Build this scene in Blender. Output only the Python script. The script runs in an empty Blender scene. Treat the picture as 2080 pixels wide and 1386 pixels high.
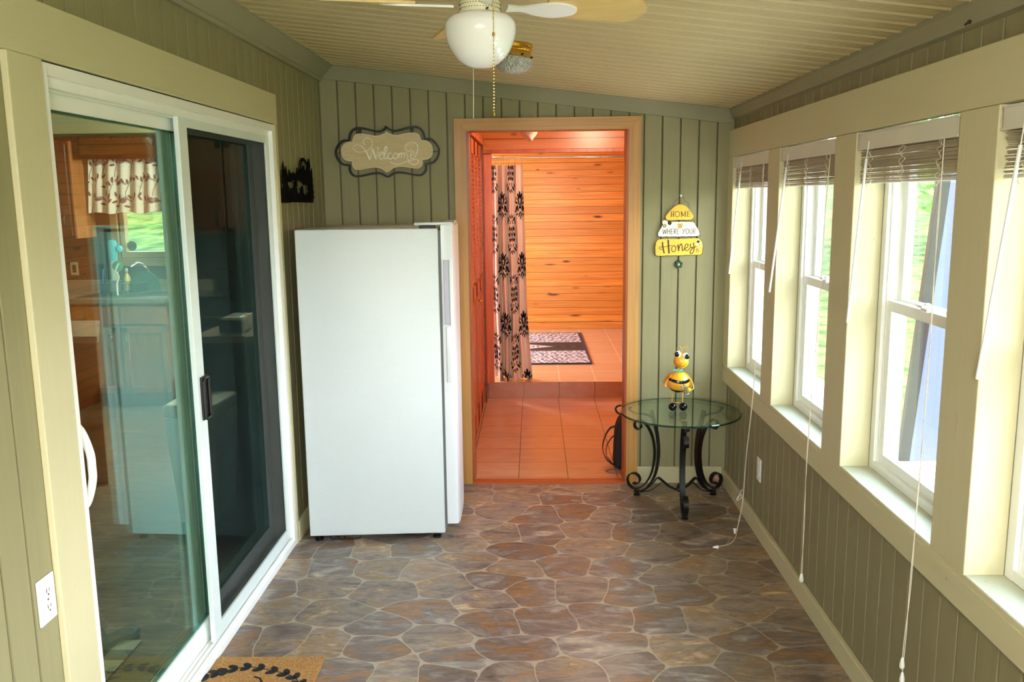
import bpy, bmesh, math, random
import numpy as np
from mathutils import Vector, Matrix
random.seed(7); np.random.seed(7)
PI = math.pi
sc = bpy.context.scene
COL = sc.collection

# ------------------------------------------------------------------ camera
cam = bpy.data.cameras.new('camera'); cam_o = bpy.data.objects.new('camera', cam); COL.objects.link(cam_o)
F_PX, YAW, PITCH, ROLL, EYE = 1764.6, 0.025914, 0.165073, -0.011895, 1.6898
cam.sensor_fit = 'HORIZONTAL'; cam.sensor_width = 36.0; cam.lens = F_PX / 2080 * 36.0
cam.clip_start = 0.05; cam.clip_end = 400
_cy, _sy, _cp, _sp = math.cos(YAW), math.sin(YAW), math.cos(PITCH), math.sin(PITCH)
_f = Vector((-_sy*_cp, _cy*_cp, -_sp)); _r = Vector((_cy, _sy, 0)); _u = _r.cross(_f)
_r2 = _r*math.cos(ROLL) + _u*math.sin(ROLL); _u2 = -_r*math.sin(ROLL) + _u*math.cos(ROLL)
_m = Matrix((_r2, _u2, -_f)).transposed().to_4x4(); _m.translation = Vector((0, 0, EYE))
cam_o.matrix_world = _m
sc.camera = cam_o

# ------------------------------------------------------------------ light
w = bpy.data.worlds.new('sky'); sc.world = w; w.use_nodes = True
wn = w.node_tree; bg = wn.nodes['Background']
tc = wn.nodes.new('ShaderNodeTexCoord'); sp_ = wn.nodes.new('ShaderNodeSeparateXYZ'); cr = wn.nodes.new('ShaderNodeValToRGB')
wn.links.new(tc.outputs['Generated'], sp_.inputs[0]); wn.links.new(sp_.outputs['Z'], cr.inputs[0]); wn.links.new(cr.outputs[0], bg.inputs[0])
cr.color_ramp.elements[0].position = 0.0; cr.color_ramp.elements[0].color = (1.0, 1.0, 0.96, 1)
cr.color_ramp.elements[1].position = 0.6; cr.color_ramp.elements[1].color = (0.66, 0.83, 1.0, 1)
bg.inputs[1].default_value = 3.2
sun = bpy.data.lights.new('sun', 'SUN'); sun.energy = 4.0; sun.angle = 0.02; sun.color = (1.0, 0.95, 0.84)
sun_o = bpy.data.objects.new('sun', sun); COL.objects.link(sun_o)
sun_o.rotation_euler = Vector((-0.36, 0.30, -0.88)).to_track_quat('-Z', 'Y').to_euler()

def lamp(name, kind, loc, energy, color, size=0.1, rot=None, spot=None):
    l = bpy.data.lights.new(name, kind); l.energy = energy; l.color = color
    if kind == 'AREA': l.size = size
    else: l.shadow_soft_size = size
    if spot: l.spot_size = spot; l.spot_blend = 0.6
    o = bpy.data.objects.new(name, l); COL.objects.link(o); o.location = loc
    if rot: o.rotation_euler = rot
    return o
# added fill lights without fixtures, out of view: kitchen, porch, hall, far room
lamp('kitchen_fill_light', 'POINT', (-1.72, 6.3, 2.15), 46, (1.0, 0.97, 0.93), 0.12)
lamp('porch_fill_light', 'POINT', (-0.05, -0.75, 2.12), 22, (1.0, 0.96, 0.88), 0.16)
lamp('hall_fill_light', 'POINT', (0.55, 5.9, 2.25), 9, (1.0, 0.74, 0.52), 0.08)
lamp('far_room_fill_light', 'POINT', (-1.6, 8.75, 1.45), 36, (0.95, 0.97, 1.0), 0.15)

sc.view_settings.view_transform = 'Standard'; sc.view_settings.look = 'None'
sc.view_settings.gamma = 1.0; sc.view_settings.use_curve_mapping = False
sc.view_settings.exposure = 2.35
sc.cycles.max_bounces = 14; sc.cycles.diffuse_bounces = 8; sc.cycles.glossy_bounces = 6
sc.cycles.transparent_max_bounces = 24; sc.cycles.transmission_bounces = 8
sc.cycles.use_denoising = True
sc.cycles.sample_clamp_indirect = 8.0

# ------------------------------------------------------------------ helpers
def lin(c): return c/12.92 if c <= 0.04045 else ((c+0.055)/1.055)**2.4
def rgb(r, g, b): return (lin(r/255), lin(g/255), lin(b/255), 1.0)

class G:
    """small node-graph writer"""
    def __init__(s, name, rough=0.5, spec=0.5, metal=0.0):
        s.m = bpy.data.materials.new(name); s.m.use_nodes = True; s.nt = s.m.node_tree
        s.b = s.nt.nodes['Principled BSDF']; s.out = s.nt.nodes['Material Output']
        s.b.inputs['Roughness'].default_value = rough; s.b.inputs['Metallic'].default_value = metal
        s.b.inputs['Specular IOR Level'].default_value = spec
    def n(s, t, **k):
        nd = s.nt.nodes.new(t)
        for a, v in k.items(): setattr(nd, a, v)
        return nd
    def put(s, sock, v):
        if isinstance(v, bpy.types.NodeSocket): s.nt.links.new(v, sock)
        elif v is not None: sock.default_value = v
    def math(s, op, a, b=None, c=None, clamp=False):
        nd = s.n('ShaderNodeMath', operation=op, use_clamp=clamp)
        for i, v in enumerate((a, b, c)): s.put(nd.inputs[i], v)
        return nd.outputs[0]
    def pos(s): return s.n('ShaderNodeTexCoord').outputs['Object']
    def xyz(s, v):
        nd = s.n('ShaderNodeSeparateXYZ'); s.put(nd.inputs[0], v); return nd.outputs
    def vec(s, x, y, z):
        nd = s.n('ShaderNodeCombineXYZ')
        for i, v in enumerate((x, y, z)): s.put(nd.inputs[i], v)
        return nd.outputs[0]
    def noise(s, v, scale=5, detail=3, rough=0.5, dist=0.0):
        nd = s.n('ShaderNodeTexNoise'); s.put(nd.inputs['Vector'], v); nd.inputs['Scale'].default_value = scale
        nd.inputs['Detail'].default_value = detail; nd.inputs['Roughness'].default_value = rough; nd.inputs['Distortion'].default_value = dist
        return nd.outputs['Fac']
    def white(s, a):
        nd = s.n('ShaderNodeTexWhiteNoise', noise_dimensions='1D'); s.put(nd.inputs['W'], a); return nd.outputs['Value']
    def ramp(s, f, stops):
        nd = s.n('ShaderNodeValToRGB'); s.put(nd.inputs[0], f); e = nd.color_ramp.elements
        while len(e) < len(stops): e.new(0.5)
        for el, (p, c) in zip(e, stops): el.position = p; el.color = c
        return nd.outputs[0]
    def mix(s, f, a, b, mode='MIX'):
        nd = s.n('ShaderNodeMix', data_type='RGBA', blend_type=mode)
        s.put(nd.inputs['Factor'], f); s.put(nd.inputs[6], a); s.put(nd.inputs[7], b); return nd.outputs[2]
    def bump(s, h, strength=0.3, dist=0.01):
        nd = s.n('ShaderNodeBump'); nd.inputs['Strength'].default_value = strength; nd.inputs['Distance'].default_value = dist
        s.put(nd.inputs['Height'], h); s.nt.links.new(nd.outputs[0], s.b.inputs['Normal'])
    def base(s, c): s.put(s.b.inputs['Base Color'], c); return s

def plain(name, col, rough=0.5, spec=0.5, metal=0.0, var=0.06, scale=9):
    g = G(name, rough, spec, metal)
    f = g.noise(g.pos(), scale, 4)
    a = tuple(x*(1-var*2) for x in col[:3]) + (1,); b = tuple(min(1, x*(1+var)) for x in col[:3]) + (1,)
    g.base(g.mix(f, a, b)); return g.m

def painted(name, col, rough=0.55, streak='Z', dirt=0.10, groove=None):
    """brushed paint over wood: faint streaks, a few scuffs, rough-sawn grain"""
    g = G(name, rough, 0.35); p = g.pos(); x, y, z = g.xyz(p)
    sv = {'Z': g.vec(g.math('MULTIPLY', x, 60), g.math('MULTIPLY', y, 60), g.math('MULTIPLY', z, 3)),
          'Y': g.vec(g.math('MULTIPLY', x, 60), g.math('MULTIPLY', y, 3), g.math('MULTIPLY', z, 60))}[streak]
    f = g.noise(sv, 1.0, 4, 0.6); f2 = g.noise(p, 2.2, 4, 0.6); spot = g.noise(p, 26, 2, 0.5)
    d = tuple(v*(1-dirt*1.6) for v in col[:3]) + (1,)
    c = g.mix(f, d, col); c = g.mix(g.math('MULTIPLY', f2, 0.35), c, tuple(v*0.82 for v in col[:3]) + (1,))
    sf = g.math('GREATER_THAN', spot, 0.775)
    c = g.mix(g.math('MULTIPLY', sf, 0.45), c, tuple(v*0.42 for v in col[:3]) + (1,))
    if groove:    # shade painted into the cut grooves as a darker colour: (axis, offset, second offset beyond x)
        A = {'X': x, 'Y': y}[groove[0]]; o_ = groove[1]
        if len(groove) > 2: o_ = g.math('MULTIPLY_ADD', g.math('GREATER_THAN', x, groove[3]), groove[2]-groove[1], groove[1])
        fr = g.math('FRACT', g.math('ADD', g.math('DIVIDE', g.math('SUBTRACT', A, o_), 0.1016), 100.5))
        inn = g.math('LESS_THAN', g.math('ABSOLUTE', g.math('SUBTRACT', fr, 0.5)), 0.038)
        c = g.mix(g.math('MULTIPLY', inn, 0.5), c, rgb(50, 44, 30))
    g.base(c); g.bump(f, 0.22, 0.004); return g.m

def pine(name, dark, mid, light, pitch=0.083, along='X', axis='Z', off=0.0, rough=0.3, knots=True, spec=0.5):
    """tongue-and-groove knotty boards: colour by board, grain, knots, joint lines"""
    g = G(name, rough, spec); x, y, z = g.xyz(g.pos()); A = {'X': x, 'Y': y, 'Z': z}
    b = g.math('DIVIDE', g.math('ADD', A[axis], off), pitch); idx = g.math('FLOOR', b); fr = g.math('FRACT', b)
    rnd = g.white(g.math('ADD', idx, 0.5)); rs = g.math('MULTIPLY', rnd, 37.0)
    oth = [k for k in 'XYZ' if k not in (along, axis)][0]
    gv = g.vec(g.math('ADD', g.math('MULTIPLY', A[along], 1.6), rs), g.math('MULTIPLY', A[axis], 55.0), g.math('MULTIPLY', A[oth], 20.0))
    grain = g.noise(gv, 1.0, 5, 0.6, 0.8)
    c = g.ramp(grain, [(0.28, dark), (0.5, mid), (0.75, light)])
    c = g.mix(g.math('MULTIPLY', rnd, 0.5), c, tuple(v*0.55 for v in mid[:3]) + (1,))
    if knots:
        kv = g.vec(g.math('ADD', g.math('MULTIPLY', A[along], 3.2), rs), g.math('MULTIPLY', b, 1.0), 0.0)
        vo = g.n('ShaderNodeTexVoronoi', feature='F1'); g.put(vo.inputs['Vector'], kv); vo.inputs['Scale'].default_value = 1.0
        cc = g.xyz(vo.outputs['Color'])
        rad = g.math('MULTIPLY', g.math('GREATER_THAN', cc[0], 0.38), g.math('MULTIPLY_ADD', cc[1], 0.17, 0.06))
        ds = g.math('DIVIDE', vo.outputs['Distance'], g.math('MAXIMUM', rad, 0.001))
        k = g.math('SUBTRACT', 1.0, g.math('MULTIPLY', ds, 0.75), clamp=True)
        c = g.mix(g.math('MULTIPLY', k, 1.6, clamp=True), c, tuple(v*0.16 for v in dark[:3]) + (1,))
    gr = g.math('LESS_THAN', fr, 0.055)
    c = g.mix(g.math('MULTIPLY', gr, 0.85), c, tuple(v*0.18 for v in dark[:3]) + (1,))
    g.base(c); h = g.math('SUBTRACT', g.math('MULTIPLY', grain, 0.15), gr); g.bump(h, 0.5, 0.004)
    return g.m

def oak(name, dark, light, along='Z', rough=0.35):
    g = G(name, rough, 0.5); x, y, z = g.xyz(g.pos()); A = {'X': x, 'Y': y, 'Z': z}
    k = {a: (3.0 if a == along else 42.0) for a in 'XYZ'}
    v = g.vec(g.math('MULTIPLY', x, k['X']), g.math('MULTIPLY', y, k['Y']), g.math('MULTIPLY', z, k['Z']))
    f = g.noise(v, 1.0, 5, 0.65, 1.2)
    g.base(g.ramp(f, [(0.3, dark), (0.7, light)])); g.bump(f, 0.15, 0.003); return g.m

def glassy(name, tint, refl=(0.85, 0.95, 0.93, 1), ior=1.5, rough=0.0, veil=0.0, veilcol=(0.8, 0.9, 1, 1)):
    """thin pane: tinted see-through plus mirror reflection by angle"""
    g = G(name); nt = g.nt; nt.nodes.remove(g.b)
    tr = g.n('ShaderNodeBsdfTransparent'); tr.inputs[0].default_value = tint
    gl = g.n('ShaderNodeBsdfGlossy'); gl.inputs[0].default_value = refl; gl.inputs['Roughness'].default_value = rough
    fr = g.n('ShaderNodeFresnel'); bf = g.n('ShaderNodeNewGeometry').outputs['Backfacing']
    g.put(fr.inputs[0], g.math('ADD', g.math('MULTIPLY', bf, 1/ior-ior), ior))   # same reflectance on both faces of a thin pane
    mx = g.n('ShaderNodeMixShader'); nt.links.new(fr.outputs[0], mx.inputs[0]); nt.links.new(tr.outputs[0], mx.inputs[1]); nt.links.new(gl.outputs[0], mx.inputs[2])
    last = mx.outputs[0]
    if veil > 0:
        df = g.n('ShaderNodeBsdfDiffuse'); df.inputs[0].default_value = veilcol
        m2 = g.n('ShaderNodeMixShader'); m2.inputs[0].default_value = veil
        nt.links.new(last, m2.inputs[1]); nt.links.new(df.outputs[0], m2.inputs[2]); last = m2.outputs[0]
    nt.links.new(last, g.out.inputs[0]); return g.m

class MB:
    def __init__(s): s.v = []; s.f = []
    def add(s, vs, fs):
        o = len(s.v); s.v += [tuple(v) for v in vs]; s.f += [tuple(i+o for i in f) for f in fs]; return s
    def box(s, x0, x1, y0, y1, z0, z1, bev=0.0):
        if x0 > x1: x0, x1 = x1, x0
        if y0 > y1: y0, y1 = y1, y0
        if z0 > z1: z0, z1 = z1, z0
        if bev <= 0:
            return s.add([(x0,y0,z0),(x1,y0,z0),(x1,y1,z0),(x0,y1,z0),(x0,y0,z1),(x1,y0,z1),(x1,y1,z1),(x0,y1,z1)],
                         [(0,3,2,1),(4,5,6,7),(0,1,5,4),(1,2,6,5),(2,3,7,6),(3,0,4,7)])
        bm = bmesh.new(); bmesh.ops.create_cube(bm, size=1.0)
        for v in bm.verts: v.co = Vector(((x0+x1)/2+v.co.x*(x1-x0), (y0+y1)/2+v.co.y*(y1-y0), (z0+z1)/2+v.co.z*(z1-z0)))
        bmesh.ops.bevel(bm, geom=list(bm.edges), offset=min(bev, 0.49*min(x1-x0, y1-y0, z1-z0)), segments=3, profile=0.5, affect='EDGES')
        return s.bm(bm)
    def bm(s, bm):
        bm.verts.index_update(); s.add([v.co[:] for v in bm.verts], [[v.index for v in f.verts] for f in bm.faces]); bm.free(); return s
    def tube(s, pts, r, n=8, closed=False):
        pts = [Vector(p) for p in pts]; N = len(pts); rs = r if isinstance(r, (list, tuple)) else [r]*N
        up = None; rings = []
        for i, p in enumerate(pts):
            a = pts[(i-1) % N] if (closed or i > 0) else p; b = pts[(i+1) % N] if (closed or i < N-1) else p
            t = (b-a).normalized() if (b-a).length > 1e-9 else Vector((0, 0, 1))
            if up is None: up = t.orthogonal().normalized()
            up = (up - t*up.dot(t)); up = up.normalized() if up.length > 1e-6 else t.orthogonal().normalized()
            sd = t.cross(up)
            rings.append([p + (up*math.cos(2*PI*k/n) + sd*math.sin(2*PI*k/n))*rs[i] for k in range(n)])
        vs = [v for rg in rings for v in rg]; fs = []
        M = N if closed else N-1
        for i in range(M):
            j = (i+1) % N
            for k in range(n): fs.append((i*n+k, i*n+(k+1) % n, j*n+(k+1) % n, j*n+k))
        if not closed: fs += [tuple(range(n-1, -1, -1)), tuple((N-1)*n+k for k in range(n))]
        return s.add(vs, fs)
    def ring(s, x0, x1, a, b, z0, z1, sw, rt, rb, bev=0.0):
        s.box(x0, x1, a, a+sw, z0, z1, bev).box(x0, x1, b-sw, b, z0, z1, bev)
        e = 0.0006; s.box(x0+e, x1-e, a+sw-bev-1e-4, b-sw+bev+1e-4, z0+e, z0+rb, 0).box(x0+e, x1-e, a+sw-bev-1e-4, b-sw+bev+1e-4, z1-rt, z1-e, 0); return s
    def lathe(s, prof, n=32, c=(0, 0, 0), axis='Z', caps=True):
        vs = []; fs = []
        for r, h in prof:
            for k in range(n):
                a = 2*PI*k/n; q = (r*math.cos(a), r*math.sin(a), h)
                if axis == 'X': q = (h, q[0], q[1])
                if axis == 'Y': q = (q[0], h, q[1])
                vs.append((c[0]+q[0], c[1]+q[1], c[2]+q[2]))
        for i in range(len(prof)-1):
            for k in range(n): fs.append((i*n+k, i*n+(k+1) % n, (i+1)*n+(k+1) % n, (i+1)*n+k))
        if caps and prof[0][0] > 1e-6: fs.append(tuple(range(n-1, -1, -1)))
        if caps and prof[-1][0] > 1e-6: fs.append(tuple((len(prof)-1)*n+k for k in range(n)))
        return s.add(vs, fs)
    def ball(s, c, r, n=16, sq=(1, 1, 1)):
        m = n//2; vs = []; fs = []
        for i in range(m+1):
            t = PI*i/m
            for k in range(n):
                a = 2*PI*k/n; vs.append((c[0]+r*sq[0]*math.sin(t)*math.cos(a), c[1]+r*sq[1]*math.sin(t)*math.sin(a), c[2]+r*sq[2]*math.cos(t)))
        for i in range(m):
            for k in range(n): fs.append((i*n+k, (i+1)*n+k, (i+1)*n+(k+1) % n, i*n+(k+1) % n))
        return s.add(vs, fs)
    def prism(s, poly, a0, a1, plane='XZ'):
        """polygon in a plane, given thickness along the third axis"""
        def P(u, v, a): return {'XZ': (u, a, v), 'YZ': (a, u, v), 'XY': (u, v, a)}[plane]
        n = len(poly); vs = [P(u, v, a0) for u, v in poly] + [P(u, v, a1) for u, v in poly]
        fs = [(i, (i+1) % n, n+(i+1) % n, n+i) for i in range(n)] + [tuple(range(n-1, -1, -1)), tuple(range(n, 2*n))]
        return s.add(vs, fs)
    def strip(s, pts, wd, a0, a1, plane='XZ'):
        """flat brush stroke along a 2D path, with thickness"""
        n = len(pts); wd = wd if isinstance(wd, (list, tuple)) else [wd]*n
        L = []; R = []
        for i in range(n):
            a = pts[max(0, i-1)]; b = pts[min(n-1, i+1)]; dx, dy = b[0]-a[0], b[1]-a[1]; l = math.hypot(dx, dy) or 1
            nx, ny = -dy/l, dx/l; h = wd[i]/2
            L.append((pts[i][0]+nx*h, pts[i][1]+ny*h)); R.append((pts[i][0]-nx*h, pts[i][1]-ny*h))
        def P(u, v, a): return {'XZ': (u, a, v), 'YZ': (a, u, v), 'XY': (u, v, a)}[plane]
        vs = []; fs = []
        for i in range(n): vs += [P(*L[i], a0), P(*R[i], a0), P(*R[i], a1), P(*L[i], a1)]
        for i in range(n-1):
            for k in range(4): fs.append((4*i+k, 4*i+(k+1) % 4, 4*i+4+(k+1) % 4, 4*i+4+k))
        fs += [(3, 2, 1, 0), (4*n-4, 4*n-3, 4*n-2, 4*n-1)]
        return s.add(vs, fs)
    def xf(s, M):
        s.v = [tuple(M @ Vector(v)) for v in s.v]; return s
    def build(s, name, mat, parent=None, smooth=False, label=None, kind=None):
        me = bpy.data.meshes.new(name); me.from_pydata(s.v, [], s.f); me.validate()
        bm = bmesh.new(); bm.from_mesh(me); bmesh.ops.recalc_face_normals(bm, faces=bm.faces); bm.to_mesh(me); bm.free()
        me.materials.append(mat)
        me.polygons.foreach_set('use_smooth', [False]*len(me.polygons))
        if smooth:
            me.polygons.foreach_set('use_smooth', [True]*len(me.polygons))
            try: me.set_sharp_from_angle(angle=math.radians(42))
            except Exception: pass
        o = bpy.data.objects.new(name, me); COL.objects.link(o)
        if parent: o.parent = parent
        if label: o['label'] = label
        if kind: o['kind'] = kind
        return o

def thing(name, label, cat, loc=(0, 0, 0), rz=0.0, group=None):
    o = bpy.data.objects.new(name, None); COL.objects.link(o); o.location = loc; o.rotation_euler = (0, 0, rz)
    o['label'] = label; o['category'] = cat
    if group: o['group'] = group
    return o
def tag(o, label, cat, group=None, loc=None):
    o['label'] = label; o['category'] = cat
    if group: o['group'] = group
    return o
def struct(name, loc=(0, 0, 0)):
    o = bpy.data.objects.new(name, None); COL.objects.link(o); o.location = loc; o['kind'] = 'structure'; return o
def smooth2(pts, k=6, closed=False):
    """Catmull-Rom through the points (any dimension)"""
    P = [np.array(p, float) for p in pts]; n = len(P); out = []
    for i in range(n if closed else n-1):
        p1 = P[i]; p2 = P[(i+1) % n]
        p0 = P[(i-1) % n] if (closed or i > 0) else 2*p1-p2; p3 = P[(i+2) % n] if (closed or i < n-2) else 2*p2-p1
        for j in range(k):
            t = j/k; out.append(tuple(0.5*((2*p1)+(-p0+p2)*t+(2*p0-5*p1+4*p2-p3)*t*t+(-p0+3*p1-3*p2+p3)*t**3)))
    if not closed: out.append(tuple(P[-1]))
    return out
def grid_mesh(name, nu, nv, pf, cf, mat, parent=None, thick=0.0):
    """surface from pf(u,v) (arrays), vertex colours from cf(u,v)"""
    u, v = np.meshgrid(np.linspace(0, 1, nu), np.linspace(0, 1, nv), indexing='ij')
    u = u.ravel(); v = v.ravel(); X, Y, Z = pf(u, v); co = np.stack([X+0*u, Y+0*u, Z+0*u], 1)
    i, j = np.meshgrid(np.arange(nu-1), np.arange(nv-1), indexing='ij'); a = (i*nv+j).ravel()
    q = np.stack([a, a+nv, a+nv+1, a+1], 1)
    me = bpy.data.meshes.new(name); me.from_pydata(co.tolist(), [], q.tolist())
    at = me.color_attributes.new('pattern', 'FLOAT_COLOR', 'POINT'); c = cf(u, v); c = np.concatenate([c, np.ones((len(u), 1))], 1)
    at.data.foreach_set('color', c.astype(np.float32).ravel()); me.polygons.foreach_set('use_smooth', [True]*len(me.polygons))
    me.materials.append(mat); o = bpy.data.objects.new(name, me); COL.objects.link(o)
    if parent: o.parent = parent
    if thick:
        md = o.modifiers.new('thick', 'SOLIDIFY'); md.thickness = thick
    return o
def pattern_mat(name, rough=0.85, bump=0.0, bscale=300):
    g = G(name, rough, 0.2); a = g.n('ShaderNodeVertexColor', layer_name='pattern'); g.base(a.outputs[0])
    if bump: g.bump(g.noise(g.pos(), bscale, 2), bump, 0.003)
    return g.m
def L3(r, g, b): return np.array([lin(r/255), lin(g/255), lin(b/255)])

# ------------------------------------------------------------------ materials
M = {}
M['siding'] = painted('sage_siding_paint', rgb(156, 149, 112), 0.6, 'Z', 0.12)
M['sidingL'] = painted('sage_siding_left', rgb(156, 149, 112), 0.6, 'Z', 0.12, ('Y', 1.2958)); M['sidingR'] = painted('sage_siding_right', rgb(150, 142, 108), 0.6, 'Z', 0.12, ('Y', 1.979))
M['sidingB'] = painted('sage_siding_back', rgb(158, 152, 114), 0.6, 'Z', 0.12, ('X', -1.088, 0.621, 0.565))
M['trim'] = painted('pale_sage_trim_paint', rgb(212, 204, 166), 0.5, 'Y', 0.05)
M['trimz'] = painted('pale_sage_post_paint', rgb(212, 204, 166), 0.5, 'Z', 0.05)
M['crown'] = painted('sage_crown_paint', rgb(154, 151, 122), 0.55, 'Y', 0.06)
M['sill'] = painted('sill_paint', rgb(205, 208, 190), 0.45, 'Y', 0.04)
M['vinyl'] = plain('white_vinyl', rgb(247, 248, 246), 0.32, 0.5, var=0.02)
M['white'] = plain('white_plastic', rgb(240, 240, 238), 0.35, var=0.02)
M['black_metal'] = plain('black_wrought_metal', rgb(13, 13, 14), 0.45, 0.4, 0.0, 0.15, 60)
M['black'] = plain('black_plastic', rgb(18, 18, 20), 0.4)
M['brass'] = plain('polished_brass', rgb(226, 186, 92), 0.18, 0.5, 1.0)
M['chrome'] = plain('brushed_steel', rgb(205, 208, 212), 0.2, 0.5, 1.0)
M['dark_gap'] = plain('dark_gap', rgb(24, 22, 18), 0.9)
M['window_glass'] = glassy('window_glass', (0.97, 0.985, 0.98, 1), (0.55, 0.60, 0.60, 1))
M['door_glass'] = glassy('door_glass', (0.88, 0.93, 0.87, 1), (0.48, 0.84, 0.88, 1), 1.60)
M['casing'] = pine('honey_pine_casing', rgb(196, 132, 62), rgb(214, 156, 84), rgb(226, 176, 104), 0.9, 'Z', 'X', 5.3, 0.4, False)
M['casing_top'] = pine('honey_pine_head', rgb(196, 132, 62), rgb(214, 156, 84), rgb(226, 176, 104), 0.9, 'X', 'Z', 0.2, 0.4, False)
M['jamb'] = pine('red_pine_jamb', rgb(150, 66, 26), rgb(176, 84, 36), rgb(196, 104, 50), 0.9, 'Z', 'Y', 0.3, 0.35, False)
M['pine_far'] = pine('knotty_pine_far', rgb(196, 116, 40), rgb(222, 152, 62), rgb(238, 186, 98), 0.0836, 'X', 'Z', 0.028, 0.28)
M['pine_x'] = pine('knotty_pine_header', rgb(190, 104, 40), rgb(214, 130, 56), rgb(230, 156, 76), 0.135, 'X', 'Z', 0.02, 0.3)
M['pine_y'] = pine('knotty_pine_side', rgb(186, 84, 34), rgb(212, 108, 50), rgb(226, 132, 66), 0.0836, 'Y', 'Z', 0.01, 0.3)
M['pine_door'] = pine('pine_door_rail', rgb(186, 86, 36), rgb(212, 110, 52), rgb(226, 132, 66), 0.9, 'Z', 'Y', 0.2, 0.3, False)

# ------------------------------------------------------------------ porch shell
SX0, SX1, Y0, Y1 = -1.195, 1.12, -1.7, 4.98      # siding faces and the room's ends
def ceil_z(x): return 2.286-0.12*x

def siding(mb, axis, a, b, z0, z1, face, nrm, off, pitch=0.1016, gw=0.010, gd=0.010, back=0.05):
    """vertical grooved siding: axis is the run ('X' or 'Y'), face is the plane, nrm the room side"""
    ks = range(math.ceil((a-off)/pitch-1e-6), math.floor((b-off)/pitch)+1)
    pr = [(a, 0)]
    for k in ks:
        c = off+k*pitch
        if c-gw/2 <= a+1e-4 or c+gw/2 >= b-1e-4: continue
        pr += [(c-gw/2, 0), (c-gw/2+0.002, -gd), (c+gw/2-0.002, -gd), (c+gw/2, 0)]
    pr += [(b, 0), (b, -back), (a, -back)]
    poly = [(t, face+nrm*d) for t, d in pr]
    if axis == 'Y': poly = [(d, t) for t, d in poly]
    return mb.prism(poly, z0, z1, 'XY')

# left wall: near piece, above the patio door, far piece
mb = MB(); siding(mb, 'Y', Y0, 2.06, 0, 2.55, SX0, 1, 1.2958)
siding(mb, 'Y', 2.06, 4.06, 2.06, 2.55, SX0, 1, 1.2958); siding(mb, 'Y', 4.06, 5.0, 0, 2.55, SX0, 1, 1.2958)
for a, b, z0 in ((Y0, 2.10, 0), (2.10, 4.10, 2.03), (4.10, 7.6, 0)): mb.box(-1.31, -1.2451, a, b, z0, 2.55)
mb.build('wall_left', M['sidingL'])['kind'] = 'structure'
# back wall around the cased opening
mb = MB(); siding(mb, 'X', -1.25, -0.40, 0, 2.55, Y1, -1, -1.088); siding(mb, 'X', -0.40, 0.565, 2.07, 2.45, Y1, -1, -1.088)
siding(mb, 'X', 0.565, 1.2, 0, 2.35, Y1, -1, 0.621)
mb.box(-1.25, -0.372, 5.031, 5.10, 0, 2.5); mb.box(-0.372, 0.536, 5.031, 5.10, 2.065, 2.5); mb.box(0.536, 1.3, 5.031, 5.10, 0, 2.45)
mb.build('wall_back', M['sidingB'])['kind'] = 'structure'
# right wall: knee wall, top band (windows between)
WY = [(4.14, 4.86), (3.235, 3.95), (2.31, 3.03), (1.395, 2.12), (0.48, 1.20), (-0.435, 0.285), (-1.35, -0.63)]
WZ0, WZ1 = 0.72, 1.89
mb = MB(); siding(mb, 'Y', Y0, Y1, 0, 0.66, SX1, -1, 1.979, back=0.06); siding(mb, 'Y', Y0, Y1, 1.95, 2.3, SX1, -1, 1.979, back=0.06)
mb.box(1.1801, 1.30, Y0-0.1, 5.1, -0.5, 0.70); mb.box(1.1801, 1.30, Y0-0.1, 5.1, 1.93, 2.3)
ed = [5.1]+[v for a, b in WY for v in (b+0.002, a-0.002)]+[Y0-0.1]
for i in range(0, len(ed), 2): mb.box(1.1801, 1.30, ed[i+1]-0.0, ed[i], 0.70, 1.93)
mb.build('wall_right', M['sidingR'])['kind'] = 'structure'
# unseen wall behind the camera; its three windows are added to let in light
mb = MB()
FX = [(-1.14, -0.42), (-0.36, 0.36), (0.42, 1.10)]
mb.box(-1.31, 1.3, Y0-0.1, Y0, -0.1, 0.8); mb.box(-1.31, 1.3, Y0-0.1, Y0, 2.1, 2.5)
e2 = [-1.31]+[v for a, b in FX for v in (a, b)]+[1.3]
for i in range(0, len(e2), 2): mb.box(e2[i], e2[i+1], Y0-0.1, Y0, 0.8, 2.1)
mb.build('wall_front', M['siding'])['kind'] = 'structure'

# ceiling: ribbed panels running across, following the slope, with the eave outside
mb = MB(); ys = []; y = Y0-0.1
prof = []
while y < 5.1:
    prof += [(y, 0), (y+0.008, 0.0045), (y+0.016, 0.0)]
    for q in (0.042, 0.067): prof += [(y+q, 0), (y+q+0.003, -0.003), (y+q+0.006, 0)]
    y += 0.1045
xa, xb = -1.31, 1.30; vs = []; n = len(prof)
for x in (xa, xb): vs += [(x, t, ceil_z(x)-d) for t, d in prof]
for x in (xa, xb): vs += [(x, prof[0][0], ceil_z(x)+0.1), (x, prof[-1][0], ceil_z(x)+0.1)]
fs = [(i, i+1, n+i+1, n+i) for i in range(n-1)]+[(2*n, 2*n+1, 2*n+3, 2*n+2)]
fs += [(0, n, 2*n+2, 2*n), (n-1, 2*n-1, 2*n+3, 2*n+1), tuple(range(n))+(2*n+1, 2*n), tuple(range(n, 2*n))+(2*n+3, 2*n+2)]
mb.add(vs, fs)
g = G('beige_ceiling_panel', 0.5, 0.35); x, y, z = g.xyz(g.pos())
f = g.noise(g.vec(g.math('MULTIPLY', x, 2.0), g.math('MULTIPLY', y, 50), 0.0), 1.0, 4, 0.6); f2 = g.noise(g.pos(), 1.6, 3, 0.5)
gx = g.math('LESS_THAN', g.math('FRACT', g.math('MULTIPLY', x, 130)), 0.3)
g.base(g.mix(g.math('MULTIPLY', gx, 0.12), g.mix(f2, g.mix(f, rgb(176, 160, 118), rgb(200, 186, 146)), rgb(206, 188, 140)), rgb(120, 110, 80)))
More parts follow.
